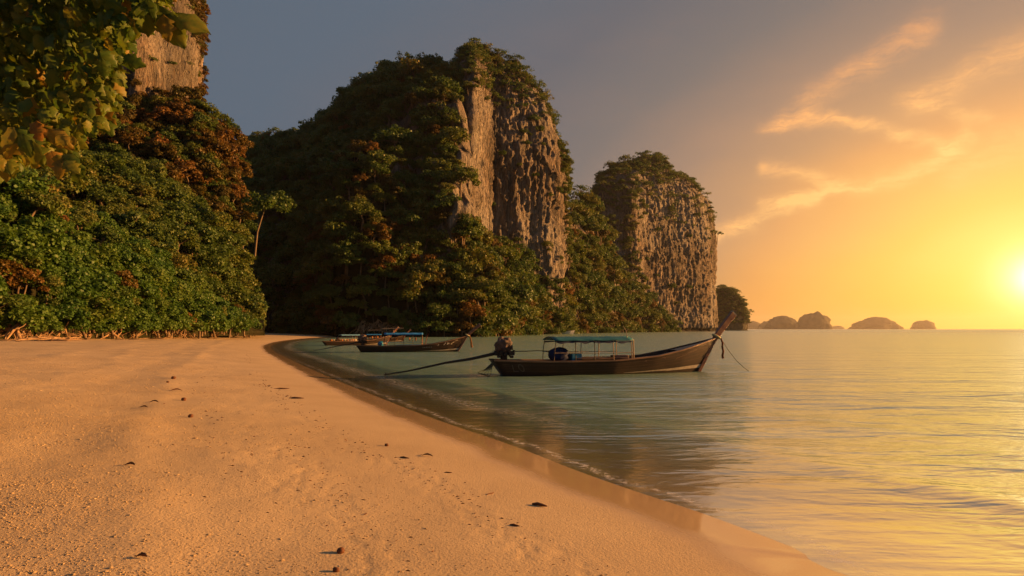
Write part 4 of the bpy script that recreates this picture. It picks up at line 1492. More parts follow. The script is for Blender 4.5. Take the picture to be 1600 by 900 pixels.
B3 = longtail((p3[0], p3[1], 0), rz3, s3, 'longtail boat with small pale blue awning, half hidden behind the sky blue canopied boat', GB, 'pale_blue', 2.2, 5.2, Hull(),
              dict(tail=(-1.6, 0.3, 0.5), bench='white_paint', rail='white_paint', er=0.24, seed=12, roof=1.7, eng=(1.9, 1.0)))
(p4, rz4, len4) = pix_pose(560, 534.5, 628, 534.0)
s4 = len4 / 9.75
B4 = longtail((p4[0], p4[1], 0), rz4, s4, 'farthest longtail boat with blue awning and orange cargo, moored behind the other boats', GB, 'blue_tarp', 1.6, 5.0, Hull(),
              dict(tail=(-1.2, 0.3, 0.5), er=0.22, seed=15, roof=1.8, eng=(0.3, 1.0)))


def local(b, p):
    m_ = Matrix.Translation(b.location) @ Matrix.Rotation(b.rotation_euler.z, 4, 'Z') @ Matrix.Scale(b.scale[0], 4)
    return tuple(m_ @ Vector(p))


def loose(name, vf, m_, b, label, cat, origin, smooth=True, group=None, bevel=0.0):
    """a separate thing lying in or hanging from a boat"""
    v, f = vf
    me = new_mesh(name, np.asarray(v) - np.array(origin), f, [M[m_]], smooth)
    o = link(name, me, None, label, cat, group, loc=local(b, origin), rot=(0, 0, b.rotation_euler.z), scale=b.scale[0])
    if bevel:
        md = o.modifiers.new('bevel', 'BEVEL')
        md.width = bevel
        md.segments = 2
    return o


def lump(cx_, cy_, cz_, rx, ry, rz_, seed, rough_=0.22, sub=3):
    bm = bmesh.new()
    bmesh.ops.create_icosphere(bm, subdivisions=sub, radius=1.0)
    v = np.array([q_.co[:] for q_ in bm.verts])
    f = [[q_.index for q_ in f_.verts] for f_ in bm.faces]
    bm.free()
    v = np.sign(v) * np.abs(v) ** 0.8
    d = 1 + rough_ * fbm(v[:, 0] * 1.6 + seed, v[:, 1] * 1.6, v[:, 2] * 1.6 + seed, 3)
    return v * d[:, None] * np.array([rx, ry, rz_]) + np.array([cx_, cy_, cz_]), f


loose('tarpaulin_bundle', lump(2.62, 0, .86, .42, .48, .34, 1), 'navy', B1, 'dark navy tarpaulin bundle under the rear end of the teal canopy', 'tarpaulin', (2.62, 0, .6))
loose('crate', box(3.08, 3.55, -.42, .05, .52, .92), 'blue_plastic', B1, 'bright blue plastic crate beside the navy bundle in the near boat', 'crate', (3.3, -.2, .52), False, bevel=0.03)
loose('wooden_box', box(5.05, 5.75, -.55, -.1, .55, .84), 'gunwale', B1, 'low wooden box under the front end of the teal canopy', 'box', (5.4, -.3, .55), False, bevel=0.02)
loose('cloth_bundle', lump(6.9, -.15, .62, .30, .22, .10, 5), 'pale_blue', B1, 'crumpled pale cloth on the floor of the near boat ahead of its canopy', 'cloth', (6.9, -.15, .55))
loose('tarpaulin_bundle', lump(1.95, 0, .80, .28, .4, .26, 7), 'blue_plastic', B2, 'teal bundle standing in the second boat behind its sky blue canopy', 'tarpaulin', (1.95, 0, .6))
for k in range(5):
    loose('life_jacket', lump(2.9 + .62 * k, -.5, 1.28, .07, .05, .16, 20 + k, .3, 2), 'ribbon_orange' if k % 2 else 'ribbon_red', B2, None, None, (2.9 + .62 * k, -.5, 1.2))
    o = bpy.context.scene.objects[-1] if False else None
for k in range(12):
    loose('cargo_sack', lump(0.9 + .42 * k, 0.1, .80, .20, .3, .12, 40 + k, .35, 2), ('ribbon_orange', 'garland', 'ribbon_orange', 'ribbon_red')[k % 4], B3, None, None, (.9 + .42 * k, .1, .6))
for k in range(8):
    loose('cargo_sack', lump(0.6 + .6 * k, -.1, 1.0, .20, .3, .26, 60 + k, .35, 2), ('ribbon_orange', 'ribbon_red')[k % 2], B4, None, None, (.6 + .6 * k, -.1, .6))
for o in COL.objects:
    if o.name.startswith('life_jacket'):
        o['label'], o['category'], o['group'] = 'orange life jacket hung under the sky blue canopy of the second boat', 'life jacket', 'life jackets under the blue canopy'
    if o.name.startswith('cargo_sack'):
        t3 = (Vector(o.location) - Vector(B3.location)).length < (Vector(o.location) - Vector(B4.location)).length
        dpt = o.location.y < (B3.location.y + B4.location.y) / 2
        o['label'] = 'orange cloth bundle heaped along the third boat' if dpt else 'orange bundle heaped in the fourth boat below its blue awning'
        o['category'], o['group'] = 'bundle', 'bundles in the third boat' if dpt else 'bundles in the fourth boat'


def drape(path, w0, w1, n=18, wav=0.03, seed=1):
    P = np.array(path, float)
    c = np.concatenate([[0], np.cumsum(np.linalg.norm(P[1:] - P[:-1], axis=1))])
    t = np.linspace(0, c[-1], n)
    Q = np.stack([np.interp(t, c, P[:, k]) for k in range(3)], -1)
    v = []
    for i, q_ in enumerate(Q):
        w_ = w0 + (w1 - w0) * i / n
        o_ = wav * math.sin(i * 0.9 + seed)
        for a, h in ((-w_, 0), (-w_ * .2, .02), (w_ * .3, -.015), (w_, .01)):
            v.append((q_[0] + a, q_[1] + o_ + h, q_[2]))
    return np.array(v), grid_faces(n, 4)


jx, jz = 10.62, 1.55
gl = [(jx + .02 + .19 * math.cos(a), .13 * math.sin(a), jz + .10 - .10 * math.cos(a)) for a in np.linspace(0, 2 * math.pi, 15)]
loose('garland', tube(gl, [.045] * 15, 7), 'garland', B1, 'white and yellow cloth garland tied round the prow of the near boat', 'garland', (jx, 0, jz))
loose('ribbon', drape([(jx + .20, -.14, jz + .02), (jx + .26, -.15, jz - .45), (jx + .25, -.15, jz - .95)], .05, .07), 'ribbon_red', B1, 'dark russet ribbon hanging from the prow of the near boat', 'ribbon', (jx + .2, -.14, jz))
rp = [(jx + .2, -.1, jz), (jx + .55, -.15, jz - .55), (jx + .95, -.2, jz - 1.05), (jx + 1.35, -.28, jz - 1.42), (jx + 1.62, -.32, jz - 1.60)]
loose('mooring_rope', tube(rp, [.013] * 5, 5), 'rope', B1, 'thin mooring rope running down from the prow of the near boat into the water', 'rope', (jx, 0, jz))
st_ = []
g = np.random.default_rng(5)
for k in range(5):
    x_ = -.42 - .06 * k
    st_.append(tube([(-.40, -.3 + .05 * k, .60), (x_ - .10, -.32, .32), (x_ - .12 - .08 * k, -.34, .10 + .02 * k), (x_ - .30 + .12 * k, -.34, -.03)], [.018, .022, .018, .010], 5))
loose('rope', merge(st_), 'rope', B1, 'frayed dark ropes trailing from the stern of the near boat into the water', 'rope', (-.4, -.3, .6))
loose('garland', tube([(jx + .02 + .19 * math.cos(a), .13 * math.sin(a), jz + .10 - .10 * math.cos(a)) for a in np.linspace(0, 2 * math.pi, 15)], [.055] * 15, 7), 'garland', B2,
      'pale garland tied round the prow of the second boat', 'garland', (jx, 0, jz))
loose('ribbon', drape([(jx + .22, -.14, jz + .02), (jx + .34, -.15, jz - .4), (jx + .42, -.15, jz - 1.15)], .06, .12, seed=3), 'ribbon_orange', B2, 'long orange ribbon hanging from the prow of the second boat', 'ribbon', (jx + .2, -.14, jz))
loose('anchor_rope', tube([(-.38, -.1, .5), (-.44, -.12, .15), (-.9, -.2, -.02), (-1.8, -.3, -.04)], [.02] * 4, 5), 'rope', B2, 'mooring rope hanging from the stern of the second boat', 'rope', (-.38, -.1, .5))
pf = [tube([(2.1, -.5, 1.90), (2.15, -.5, 2.28), (2.3, -.5, 2.34)], [.03] * 3, 5), tube([(2.1, -.5, 2.30), (3.1, -.5, 2.34), (4.2, -.5, 2.36)], [.045, .045, .035], 5),
      tube([(3.2, -.5, 1.9), (3.2, -.5, 2.32)], [.03] * 2, 5), tube([(.7, -.1, 2.16), (1.9, -.1, 2.18)], [.03] * 2, 5)]
loose('pole_rack', merge(pf), 'pole', B2, 'rack of bare wooden poles lying above the sky blue canopy of the second boat', 'rack', (2.1, -.5, 1.9))
loose('forked_stick', merge([tube([(6.3, -.4, .6), (6.5, -.4, 1.5), (6.75, -.4, 2.0)], [.03, .03, .02], 5), tube([(6.05, -.4, .6), (6.0, -.4, 1.9)], [.05, .05], 6)]), 'ribbon_red', B2,
      'upright reddish posts at the front end of the second boat canopy', 'post', (6.2, -.4, .6))
loose('forked_stick', merge([tube([(5.7, -.5, 1.5), (5.65, -.5, 1.9), (5.5, -.5, 2.15)], [.018, .015, .01], 5), tube([(5.65, -.5, 1.9), (5.78, -.5, 2.02)], [.012, .008], 5), tube([(5.95, -.6, .7), (5.93, -.62, 1.55)], [.03, .03], 6)]), 'pole', B1,
      'crooked stick standing up at the front end of the teal canopy', 'stick', (5.7, -.5, 1.5))

# small white boat lying far off, seen just above the teal canopy
fx, fy = ground(873, 521.8)
fb = thing('white_motorboat', 'small white motorboat lying off the wooded shore, seen just above the teal canopy', 'boat', (fx, fy, 0), R(4), 1.15)
hu = np.linspace(0, 1, 16)
sec = []
for u_ in hu:
    hb = float(np.interp(u_, [0, .5, .85, 1], [1.0, 1.15, .6, .05]))
    zt_ = float(np.interp(u_, [0, .6, 1], [.75, .8, 1.25]))
    x_ = -5.2 + 10.4 * u_
    sec.append([(x_, -hb * .6, -.2), (x_ + .5 * u_, -hb, zt_), (x_ + .5 * u_, -hb * .85, zt_ + .02), (x_ + .5 * u_, hb * .85, zt_ + .02), (x_ + .5 * u_, hb, zt_), (x_, hb * .6, -.2)])
part('hull', (np.array(sec).reshape(-1, 3), [list(map(int, f_)) for f_ in grid_faces(16, 6)] + [[0, 1, 2, 3, 4, 5]]), 'white_paint', fb)
part('windscreen', (np.array([(1.2, -.8, .8), (1.2, .8, .8), (.5, .8, 1.6), (.5, -.8, 1.6), (1.25, -.8, .8), (1.25, .8, .8), (.55, .8, 1.6), (.55, -.8, 1.6)]), [[0, 1, 2, 3], [7, 6, 5, 4], [0, 4, 5, 1], [1, 5, 6, 2], [2, 6, 7, 3], [3, 7, 4, 0]]), 'white_paint', fb)
part('outboard_motor', box(-5.5, -5.0, -.25, .25, .2, 1.5), 'white_paint', fb, bevel=.08)
part('mast', tube([(-1.6, 0, .8), (-1.6, 0, 2.9)], [.09, .07], 6), 'pole', fb)
# ---------------------------------------------------------------- roots, rocks and litter
def on_sand(px, py):
    z = 0.3
    for _ in range(8):
        x, y = ground(px, py, z)
        z = float(sand_z(np.array([x]), np.array([y]))[0])
    return float(x), float(y), z


g = np.random.default_rng(21)


def root_mesh(seed, big=False):
    g_ = np.random.default_rng(seed)
    parts = []
    for k in range(4 if not big else 8):
        a = g_.uniform(-0.2, math.pi + 0.2) + math.pi
        L = g_.uniform(.6, 1.5)
        h = g_.uniform(.35, 1.1)
        p0 = np.array([0, 0.25, h])
        p3 = np.array([math.cos(a) * L, math.sin(a) * L * .5, -.12])
        p1 = p0 + (p3 - p0) * .35 + np.array([g_.normal() * .15, g_.normal() * .1, .12])
        p2 = p0 + (p3 - p0) * .7 + np.array([g_.normal() * .15, g_.normal() * .1, .04])
        r_ = g_.uniform(.03, .075) * (1.6 if big and k < 2 else 1)
        parts.append(tube([p0, p1, p2, p3], [r_, r_ * .85, r_ * .6, r_ * .25], 6))
        if g_.random() < .6:
            q_ = p1 + np.array([g_.normal() * .5, g_.normal() * .2, g_.uniform(.1, .6)])
            parts.append(tube([p1, (p1 + q_) / 2 + .05, q_], [r_ * .6, r_ * .45, r_ * .15], 5))
    return new_mesh('exposed_root', *merge(parts), [M['root']], True)


RM = [root_mesh(100 + i, i % 3 == 0) for i in range(8)]
for k in range(46):
    px = -10 + 385 * ((k // 4) + .5 + g.normal() * .22) / 11.5
    D = pl(L1_d0, px) - 0.6 - g.uniform(0, 1.0)
    x = (px - 800) / F * D
    z = float(sand_z(np.array([x]), np.array([D]))[0])
    link('exposed_root', RM[k % 8], None, 'sunlit bare roots spreading onto the sand below the beach shrubs', 'root', 'bare roots below the beach shrubs',
         loc=(x, D, z), rot=(g.normal() * .15, g.normal() * .25, g.normal() * .8), scale=float(g.uniform(.5, 1.6)) * (1 - px / 900))
# drift wood washed up along the foot of the shrubs
def stick_mesh(seed):
    g_ = np.random.default_rng(seed)
    p = [np.array([0, 0, .03])]
    a = g_.uniform(-.3, .3)
    for k in range(4):
        a += g_.normal() * .35
        p.append(p[-1] + np.array([math.cos(a) * .35, math.sin(a) * .35, g_.normal() * .03]))
    r_ = g_.uniform(.025, .05)
    parts = [tube(p, [r_ * .7, r_, r_ * .9, r_ * .7, r_ * .3], 6)]
    q_ = p[2] + np.array([.15, g_.choice([-1, 1]) * .25, .12])
    parts.append(tube([p[2], (p[2] + q_) / 2, q_], [r_ * .6, r_ * .5, r_ * .2], 5))
    return new_mesh('driftwood', *merge(parts), [M['root']], True)


SM = [stick_mesh(200 + i) for i in range(6)]
for k in range(40):
    px = g.uniform(-10, 110) if k < 30 else g.uniform(110, 330)
    D = pl(L1_d0, px) - 2.0 - g.uniform(0, 3.2) * (1 if px < 110 else .4)
    x = (px - 800) / F * D
    z = float(sand_z(np.array([x]), np.array([D]))[0])
    link('driftwood', SM[k % 6], None, 'broken driftwood stick lying on the sand in front of the beach shrubs', 'driftwood', 'driftwood before the beach shrubs', loc=(x, D, z + .01), rot=(0, 0, g.uniform(-.5, .5)), scale=float(g.uniform(.6, 1.6)))


def rock_mesh(seed):
    v, f = lump(0, 0, 0, 1, .8, .6, seed, .5, 3)
    return new_mesh('shore_rock', v, f, [M['rock']], True)


KM = [rock_mesh(300 + i * 1.7) for i in range(6)]
for k in range(120):
    px = 520 + (1100 - 520) * (k + g.uniform(0, 1)) / 120
    yb = float(np.interp(px, [520, 640, 740, 790, 850, 950, 1040, 1108], [526.6, 526.5, 525.6, 524, 522, 520, 518.3, 517.2]))
    x, y = ground(px, yb)
    y2 = y + g.uniform(-.3, 2.0)
    s = g.uniform(.5, 1.5) * (y / 160) ** .6
    link('shore_rock', KM[k % 6], None, 'dark wave worn rock at the foot of the wooded cliffs', 'rock', 'rocks along the foot of the cliffs', loc=(x * y2 / y, y2, -.1), rot=(g.normal() * .2, g.normal() * .2, g.uniform(0, 6.28)), scale=float(s))
# roots and bare stems reaching down to the water below the forest
for k in range(110):
    px = 560 + (1050 - 560) * (k + g.uniform(0, 1)) / 110
    yb = float(np.interp(px, [520, 640, 740, 790, 850, 950, 1040, 1108], [526.6, 526.5, 525.6, 524, 522, 520, 518.3, 517.2]))
    x, y = ground(px, yb)
    link('shore_root', RM[k % 8], None, 'bare roots and stems hanging over the rocks at the water edge below the wood', 'root', 'roots hanging at the water edge', loc=(x, y + .3, .6 + g.uniform(0, 1.2)),
         rot=(0, 0, g.normal() * .5), scale=float(g.uniform(1.5, 3.0) * (y / 160) ** .5))

# the slender tree with a bare trunk standing out of the slope
bx, by, bz = [float(v) for v in at(399, 372, 97)]
tx_, ty_, tz_ = [float(v) for v in at(410, 322, 96)]
e = link('slender_tree', None, label='slender tree with bare pale trunk and orange crown on the dark slope', cat='tree', loc=(bx, by, bz - 1))
h_ = tz_ - bz
V1, T1_, cc1 = crown(4.1, 34, 75, .42, 400, flat=.5, low=-.7, rc=.26)
V1 = V1 + np.array([tx_ - bx + .5, 0, h_ + 1.6])
link('crown', new_mesh('crown', V1, T1_, [M['leaf_forest']]), e)
tp = [tube([(0, 0, -2), (.3, 0, h_ * .4), (tx_ - bx, 0, h_ + 1.0)], [.17, .14, .11], 8)]
for c in cc1[:12]:
    en = c + np.array([tx_ - bx + .5, 0, h_ + 1.6])
    st0 = np.array([tx_ - bx, 0, h_ + .9])
    tp.append(tube([st0, (st0 + en) / 2 + [0, 0, .3], en], [.08, .05, .02], 5))
tm_ = simple('pale_bark', (0.12, 0.085, 0.055), (0.24, 0.17, 0.11), .8, .2, 2.0, .5, .03)
M['pale_bark'] = tm_
link('trunk', new_mesh('trunk', *merge(tp), [tm_], True), e)

# litter on the sand
M['dry_leaf'] = simple('dry_brown_leaf', (0.06, 0.022, 0.010), (0.16, 0.06, 0.025), .7, .3, 20, .6, .004)


def curled_leaf(L, W, seed):
    g_ = np.random.default_rng(seed)
    n, m_ = 12, 7
    t = np.linspace(0, 1, n)
    s = np.linspace(-1, 1, m_)
    T, S = np.meshgrid(t, s, indexing='ij')
    wdt = W * np.sin(np.clip(T, .03, .98) * math.pi) ** .7
    X = (T - .5) * L
    Y = S * wdt * .8 + .1 * L * np.sin(T * 2.5 + seed)
    Z = .012 + .65 * wdt * S ** 2 + .10 * L * np.sin(T * 3.2) + g_.normal(size=T.shape) * .0015
    top = np.stack([X, Y, Z], -1).reshape(-1, 3)
    gf = grid_faces(n, m_)
    nn = n * m_
    f = [list(map(int, q_)) for q_ in gf] + [[int(k) + nn for k in q_[::-1]] for q_ in gf]
    st = tube([(-L * .5, 0.05 * L, .02), (-L * .72, .02, .012)], [.003, .002], 5)
    return merge([(np.vstack([top, top - [0, 0, .002]]), f), st])


LIT = [(203, 728, 'leaf', .13, .035, 0.1, 'curled brown leaf lying alone on the sand at the left, casting a long shadow', 'leaf'),
       (221, 872, 'leaf', .085, .028, 0.2, 'small brown leaf curled on the rough sand at the lower left', 'leaf'),
       (668, 713, 'leaf', .19, .032, -.2, 'long dry leaf on the smooth sand halfway to the water', 'leaf'),
       (843, 791, 'stick', .16, .018, -.4, 'short brown piece of bark on the sand near the water', 'bark'),
       (532, 864, 'nut', .028, 0, 0, 'small round brown seed pod on the sand at the bottom', 'seed pod'),
       (525, 893, 'nut', .022, 0, 0, 'dark crumb of bark just below the round seed pod', 'bark'),
       (766, 772, 'stick', .16, .007, 1.0, 'thin dark twig lying aslant on the sand', 'twig'),
       (700, 739, 'stick', .10, .008, .1, 'tiny dark twig lying level on the sand', 'twig'),
       (804, 822, 'stick', .09, .010, -.3, 'tiny brown twig below the piece of bark', 'twig'),
       (271, 592, 'nut', .06, 0, 0, 'dark round seed pod far up the smooth sand', 'seed pod'),
       (262, 598, 'nut', .035, 0, 0, 'tiny dark pebble beside the far seed pod', 'pebble'),
       (275, 611, 'leaf', .30, .05, .5, 'dark curled leaf far up the sand below the seed pods', 'leaf'),
       (287, 626, 'nut', .05, 0, 0, 'dark seed pod on the sand right of the flat leaf', 'seed pod'),
       (241, 629, 'leaf', .22, .04, 0, 'flat dark leaf on the sand left of the seed pod', 'leaf'),
       (225, 637, 'leaf', .16, .04, .2, 'crumpled dark leaf nearest the left shrubs on the smooth sand', 'leaf'),
       (298, 652, 'nut', .04, 0, 0, 'lone dark pebble on the sand below the group of pods', 'pebble'),
       (463, 623, 'stick', .36, .022, .1, 'dark bit of driftwood in the line of footprints', 'driftwood'),
       (440, 608, 'stick', .42, .02, .3, 'dark broken stick at the top of the line of footprints', 'stick'),
       (604, 697, 'nut', .03, 0, 0, 'dark pebble in the middle of the line of footprints', 'pebble'),
       (632, 716, 'stick', .14, .012, -.4, 'dark splinter beside the long dry leaf', 'twig'),
       (1005, 1000, None, 0, 0, 0, '', '')]
for i, (px, py, kd, a, b_, rz_, lab, cat) in enumerate(LIT):
    if kd is None:
        continue
    x, y, z = on_sand(px, py)
    if kd == 'leaf':
        vf, nm = curled_leaf(a * 0.85, b_ * 0.8, i + 1), 'dry_leaf'
    elif kd == 'stick':
        vf = tube([(-a / 2, 0, b_ * .8), (-a * .15, a * .05, b_ * 1.2), (a * .2, -a * .03, b_), (a / 2, a * .04, b_ * .6)], [b_ * .6, b_, b_ * .85, b_ * .3], 7)
        nm = {'bark': 'bark_piece', 'driftwood': 'driftwood_stick', 'twig': 'twig', 'stick': 'stick'}[cat]
    else:
        vf = lump(0, 0, a * .6, a, a * .9, a * .8, i, .25, 2)
        nm = {'seed pod': 'seed_pod', 'pebble': 'pebble', 'bark': 'bark_piece'}[cat]
    link(nm, new_mesh(nm, *vf, [M['dry_leaf']], True), None, lab, cat, None, loc=(x, y, z - .002), rot=(0, 0, rz_))

# loose clods and grains on the sand
def clods(n, seed):
    g_ = np.random.default_rng(seed)
    A = g_.uniform(R(-47), R(12), n * 4)
    Rr = np.exp(g_.uniform(math.log(2.6), math.log(30), n * 4))
    x, y = Rr * np.sin(A), Rr * np.cos(A)
    d = shore_dist(x, y)
    dens = fbm(x * .5, y * .5, 3, 3) * .8 + .35 + 0.6 * np.exp(-((d - 6.6) / 1.0) ** 2)
    ok = (d > 2.2) & (g_.random(len(x)) < np.clip(dens, .05, 1) * sstep(1.8, 6, d))
    x, y, Rr = x[ok][:n], y[ok][:n], Rr[ok][:n]
    z = sand_z(x, y)
    s = g_.uniform(.002, .0065, len(x)) * (1 + 1.2 * (g_.random(len(x)) > .95)) * (Rr / 5) ** .25
    o6 = np.array([(1, 0, 0), (-.9, .2, 0), (0, 1, 0), (.1, -1, 0), (0, 0, .75), (0, 0, -.5)])
    f8 = np.array([(0, 2, 4), (2, 1, 4), (1, 3, 4), (3, 0, 4), (2, 0, 5), (1, 2, 5), (3, 1, 5), (0, 3, 5)])
    an = g_.uniform(0, 6.28, len(x))
    st = g_.uniform(.8, 2.4, len(x))
    ox = o6[None, :, 0] * st[:, None]
    oy = np.broadcast_to(o6[None, :, 1], ox.shape)
    X = x[:, None] + s[:, None] * (ox * np.cos(an)[:, None] - oy * np.sin(an)[:, None])
    Y = y[:, None] + s[:, None] * (ox * np.sin(an)[:, None] + oy * np.cos(an)[:, None])
    Z = z[:, None] + s[:, None] * o6[None, :, 2] + .001
    V = np.stack([X, Y, Z], -1).reshape(-1, 3)
    Fc = (np.arange(len(x))[:, None, None] * 6 + f8[None]).reshape(-1, 3)
    me = new_mesh('sand_clods', V, Fc, [M['sand']], False, {'wet': np.zeros(len(V)), 'loose': np.ones(len(V))})
    link('sand_clods', me, kind='stuff', label='crumbs and clods of sand strewn over the beach', cat='sand')


clods(46000, 9)


def trail_litter():
    g_ = np.random.default_rng(66)
    lines = [(((385, 552, 398, 582, 428, 604, 448, 616, 480, 642, 520, 668, 570, 692, 640, 712, 700, 745, 760, 785, 840, 832, 960, 890)), .14, 230),
             (((440, 690, 480, 722, 520, 760, 560, 806, 600, 850, 640, 905)), .14, 120), (((300, 590, 318, 640, 330, 690, 380, 745, 420, 800)), .2, 70)]
    parts = []
    for L_, w_, n_ in lines:
        W = smooth_poly(np.array([ground(a, b_, .4) for a, b_ in np.array(L_, float).reshape(-1, 2)]), 6)
        t_ = np.clip(g_.beta(1.1, 1.1, n_) + .02 * g_.normal(size=n_), 0, .999) * (len(W) - 1)
        i_ = t_.astype(int)
        p = W[i_] + (W[i_ + 1] - W[i_]) * (t_ - i_)[:, None] + g_.normal(size=(n_, 2)) * w_ * (1 + .5 * (g_.random((n_, 1)) > .8))
        z = sand_z(p[:, 0], p[:, 1])
        for (x, y), z_ in zip(p, z):
            s_ = g_.uniform(.003, .0075) * (math.hypot(x, y) / 7) ** .5
            a_ = g_.uniform(0, 3.14)
            dx, dy = math.cos(a_) * s_ * g_.uniform(1.2, 4), math.sin(a_) * s_ * g_.uniform(1, 2.5)
            parts.append(tube([(x - dx, y - dy, z_ + s_ * .3), (x, y, z_ + s_ * .8), (x + dx, y + dy, z_ + s_ * .3)], [s_ * .4, s_ * .8, s_ * .3], 4))
    link('beach_litter', new_mesh('beach_litter', *merge(parts), [M['dry_leaf']]), kind='stuff', label='dark crumbs of bark and leaf in curved lines on the sand', cat='litter')


trail_litter()

# ---------------------------------------------------------------- tree overhanging the beach at the left edge
M['leaf_big'] = leaf_mat('large_leaves', [(0.0, (0.03, 0.065, 0.010)), (0.28, (0.07, 0.13, 0.016)), (0.5, (0.14, 0.18, 0.022)), (0.7, (0.24, 0.19, 0.03)), (1.0, (0.34, 0.14, 0.035))], trans=.45, scale_noise=1.0, mottled=True)


def big_leaf(seed, lobed=True):
    """broad leaf about one unit long, wavy edge, folded along the midrib"""
    g_ = np.random.default_rng(seed)
    n = 9
    t = np.linspace(0, 1, n)
    wd = .33 * np.sin(np.clip(t ** .72, .02, 1) * math.pi) ** .95 * (1 + (.34 * np.sin(t * 24 + seed) if lobed else 0))
    wd[0] = .015
    wd[-1] = .0
    v = []
    for i in range(n):
        zc = -.30 * t[i] ** 2
        v += [(t[i], -wd[i], zc + .06 * math.sin(i * 1.9) - wd[i] * .25), (t[i], -wd[i] * .5, zc + .02), (t[i], 0, zc - .02), (t[i], wd[i] * .5, zc + .02), (t[i], wd[i], zc + .05 * math.sin(i * 2.3 + 1) - wd[i] * .25)]
    return new_mesh('leaf', np.array(v), grid_faces(n, 5), [M['leaf_big']], True)


BL = [big_leaf(500 + i) for i in range(6)]
BLs = [big_leaf(520 + i, False) for i in range(3)]
ot = link('overhanging_tree', None, label='big leaved tree whose boughs reach out over the beach thicket', cat='tree', loc=(-9.5, 7.5, .9))
oinv = np.array([-9.5, 7.5, .9])
limbs, leafspots = [], []


def limb(p_list, r0, r1):
    P = smooth_poly(np.array(p_list, float), 5)
    limbs.append(tube(P - oinv, np.linspace(r0, r1, len(P)), 7))
    return P


limbs_px = [[(a_, b_, c_ + .9) for a_, b_, c_ in q_] for q_ in [[(-330, 60, 8.2), (-120, 20, 8.0), (60, 10, 7.6), (190, 15, 7.2), (270, 30, 7.0)],
            [(-330, 200, 7.4), (-120, 120, 7.0), (20, 150, 6.6), (90, 230, 6.2), (118, 262, 6.0)],
            [(-330, 60, 8.2), (-40, 40, 7.8), (90, 80, 7.6), (135, 135, 7.4), (165, 178, 7.2)],
            [(-330, 200, 7.4), (-160, 190, 7.0), (-40, 210, 6.8), (40, 250, 6.6)],
            [(-330, -60, 8.4), (0, -70, 8.0), (180, -50, 7.6), (260, -10, 7.4)]]]
for lp in limbs_px:
    P = limb([at(a, b_, c) for a, b_, c in lp], .07, .012)
    leafspots.append(P)
limb([(-9.5, 7.5, .4), (-9.3, 7.7, 3.5), at(-330, 60, 8.2)], .22, .10)
limb([(-9.3, 7.7, 3.2), at(-330, 200, 7.4)], .12, .09)
limb([(-9.3, 7.7, 3.4), at(-330, -60, 8.4)], .12, .08)
link('trunk', new_mesh('trunk', *merge(limbs), [M['bark']], True), ot)


def place_leaf(p, d, s, k, up=(0, 0, 1), mesh=None):
    x = Vector(d).normalized()
    z = (Vector(up) - Vector(up).dot(x) * x).normalized()
    y = z.cross(x)
    m_ = Matrix((x, y, z)).transposed()
    return link('leaf', mesh or BL[k % 6], ot, loc=tuple(np.array(p) - oinv), rot=m_.to_euler(), scale=s)


g = np.random.default_rng(31)
cnt = 0
# sprigs whose single leaves stand out
for (px, py, D, n_, dirpx, L) in ((118, 262, 6.0, 9, (35, 60), .34), (60, 225, 6.2, 8, (-5, 70), .36), (165, 178, 7.2, 8, (22, 55), .36), (268, 32, 7.0, 6, (30, 60), .40), (150, 120, 7.4, 7, (10, 60), .36), (215, 20, 7.2, 7, (5, 65), .40),
                                  (95, 215, 6.6, 6, (30, 50), .34), (20, 250, 6.4, 7, (10, 50), .34)):
    for k in range(n_):
        f_ = k / n_
        p = np.array(at(px - 38 * (1 - f_), py - 26 * (1 - f_), D + g.normal() * .08))
        a = math.atan2(dirpx[1], dirpx[0]) + (-1 if k % 2 else 1) * g.uniform(.15, .75) * (1 - f_ * .5)
        dd = np.array([math.cos(a), g.normal() * .25, -math.sin(a)])
        place_leaf(p, dd, float(L * g.uniform(.6, .95)), k, up=(g.normal() * .3, -1, .35 + g.normal() * .2))
        cnt += 1
o_ = place_leaf(at(272, 22, 7.0), (.94, -.1, -.34), .46, 0, (0.05, -.9, .5), BLs[0])
place_leaf(at(255, 22, 7.0), (.55, -.1, -.85), .46, 1, (0.1, -1, .2), BLs[1])
place_leaf(at(245, 8, 7.0), (.28, -.1, -.95), .38, 2, (-.2, -1, .2), BLs[2])
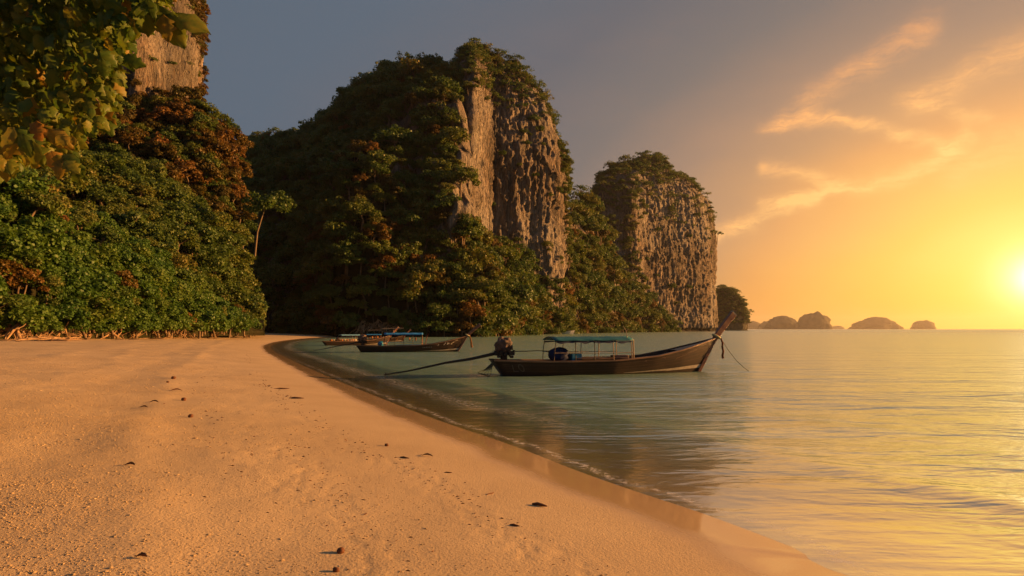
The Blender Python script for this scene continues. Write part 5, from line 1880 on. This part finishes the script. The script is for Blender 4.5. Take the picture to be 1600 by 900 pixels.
# the mass of leaves behind them
SPOTS, DD = [], []
outl = [(-340, 250), (-80, 285), (0, 270), (60, 255), (110, 225), (150, 200), (178, 165), (190, 110), (202, 60), (225, 25), (270, -5), (300, -40)]
while cnt < 290 or len(SPOTS) < 6400:
    px, py = g.uniform(-80, 290) if g.random() < .8 else g.uniform(-340, -80), g.uniform(-90, 285)
    lim = float(np.interp(px, [p[0] for p in outl], [p[1] for p in outl]))
    if py > lim - 6 or g.random() < .35 * (fbm(np.array([px * .015]), np.array([py * .015]), 2.0, 2)[0] > .15):
        continue
    D = g.uniform(6.6, 10.5)
    p = np.array(at(px, py, D))
    a = g.uniform(.3, 2.2)
    dd = np.array([math.cos(a), g.normal() * .5, -math.sin(a)])
    if cnt < 290 and D < 8.0:
        place_leaf(p, dd, float(g.uniform(.15, .30)), cnt, up=(g.normal() * .5, -1, g.uniform(0, 1)))
        cnt += 1
    elif len(SPOTS) < 6400:
        SPOTS.append((p - oinv, dd, g.uniform(.10, .26), (g.normal() * 1.0, -1, g.uniform(-.4, 1))))
LV = [np.array([v_.co[:] for v_ in BL[k].vertices]) for k in range(6)]
allv, allf = [], []
gf = grid_faces(9, 5)
for i, (p, dd, s, up) in enumerate(SPOTS):
    x = dd / np.linalg.norm(dd)
    u_ = np.array(up)
    z = u_ - (u_ @ x) * x
    z /= np.linalg.norm(z)
    y = np.cross(z, x)
    allv.append(LV[i % 6] @ np.stack([x, y, z]) * s + p)
    allf.append(gf + i * 45)
fo = link('foliage', new_mesh('foliage', np.vstack(allv), np.vstack(allf), [M['leaf_big']], True), ot)
fo['kind'] = 'stuff'

# ---------------------------------------------------------------- haze
M_h, th_, oh = mat('haze_air')
vol = th_.node('ShaderNodeVolumePrincipled')
vol.inputs['Color'].default_value = (1.0, 0.93, 0.85, 1)
vol.inputs['Density'].default_value = HAZE
vol.inputs['Anisotropy'].default_value = 0.55
th_.l.new(vol.outputs[0], oh.inputs['Volume'])
hv, hf = box(-6500, 6500, -600, 8800, -8, 175)
hm = bpy.data.meshes.new('haze')
hm.from_pydata([tuple(map(float, v_)) for v_ in hv], [], hf)
hm.materials.append(M_h)
bmh = bmesh.new()
bmh.from_mesh(hm)
bmesh.ops.recalc_face_normals(bmh, faces=bmh.faces)
bmh.to_mesh(hm)
bmh.free()
link('haze', hm, kind='stuff')
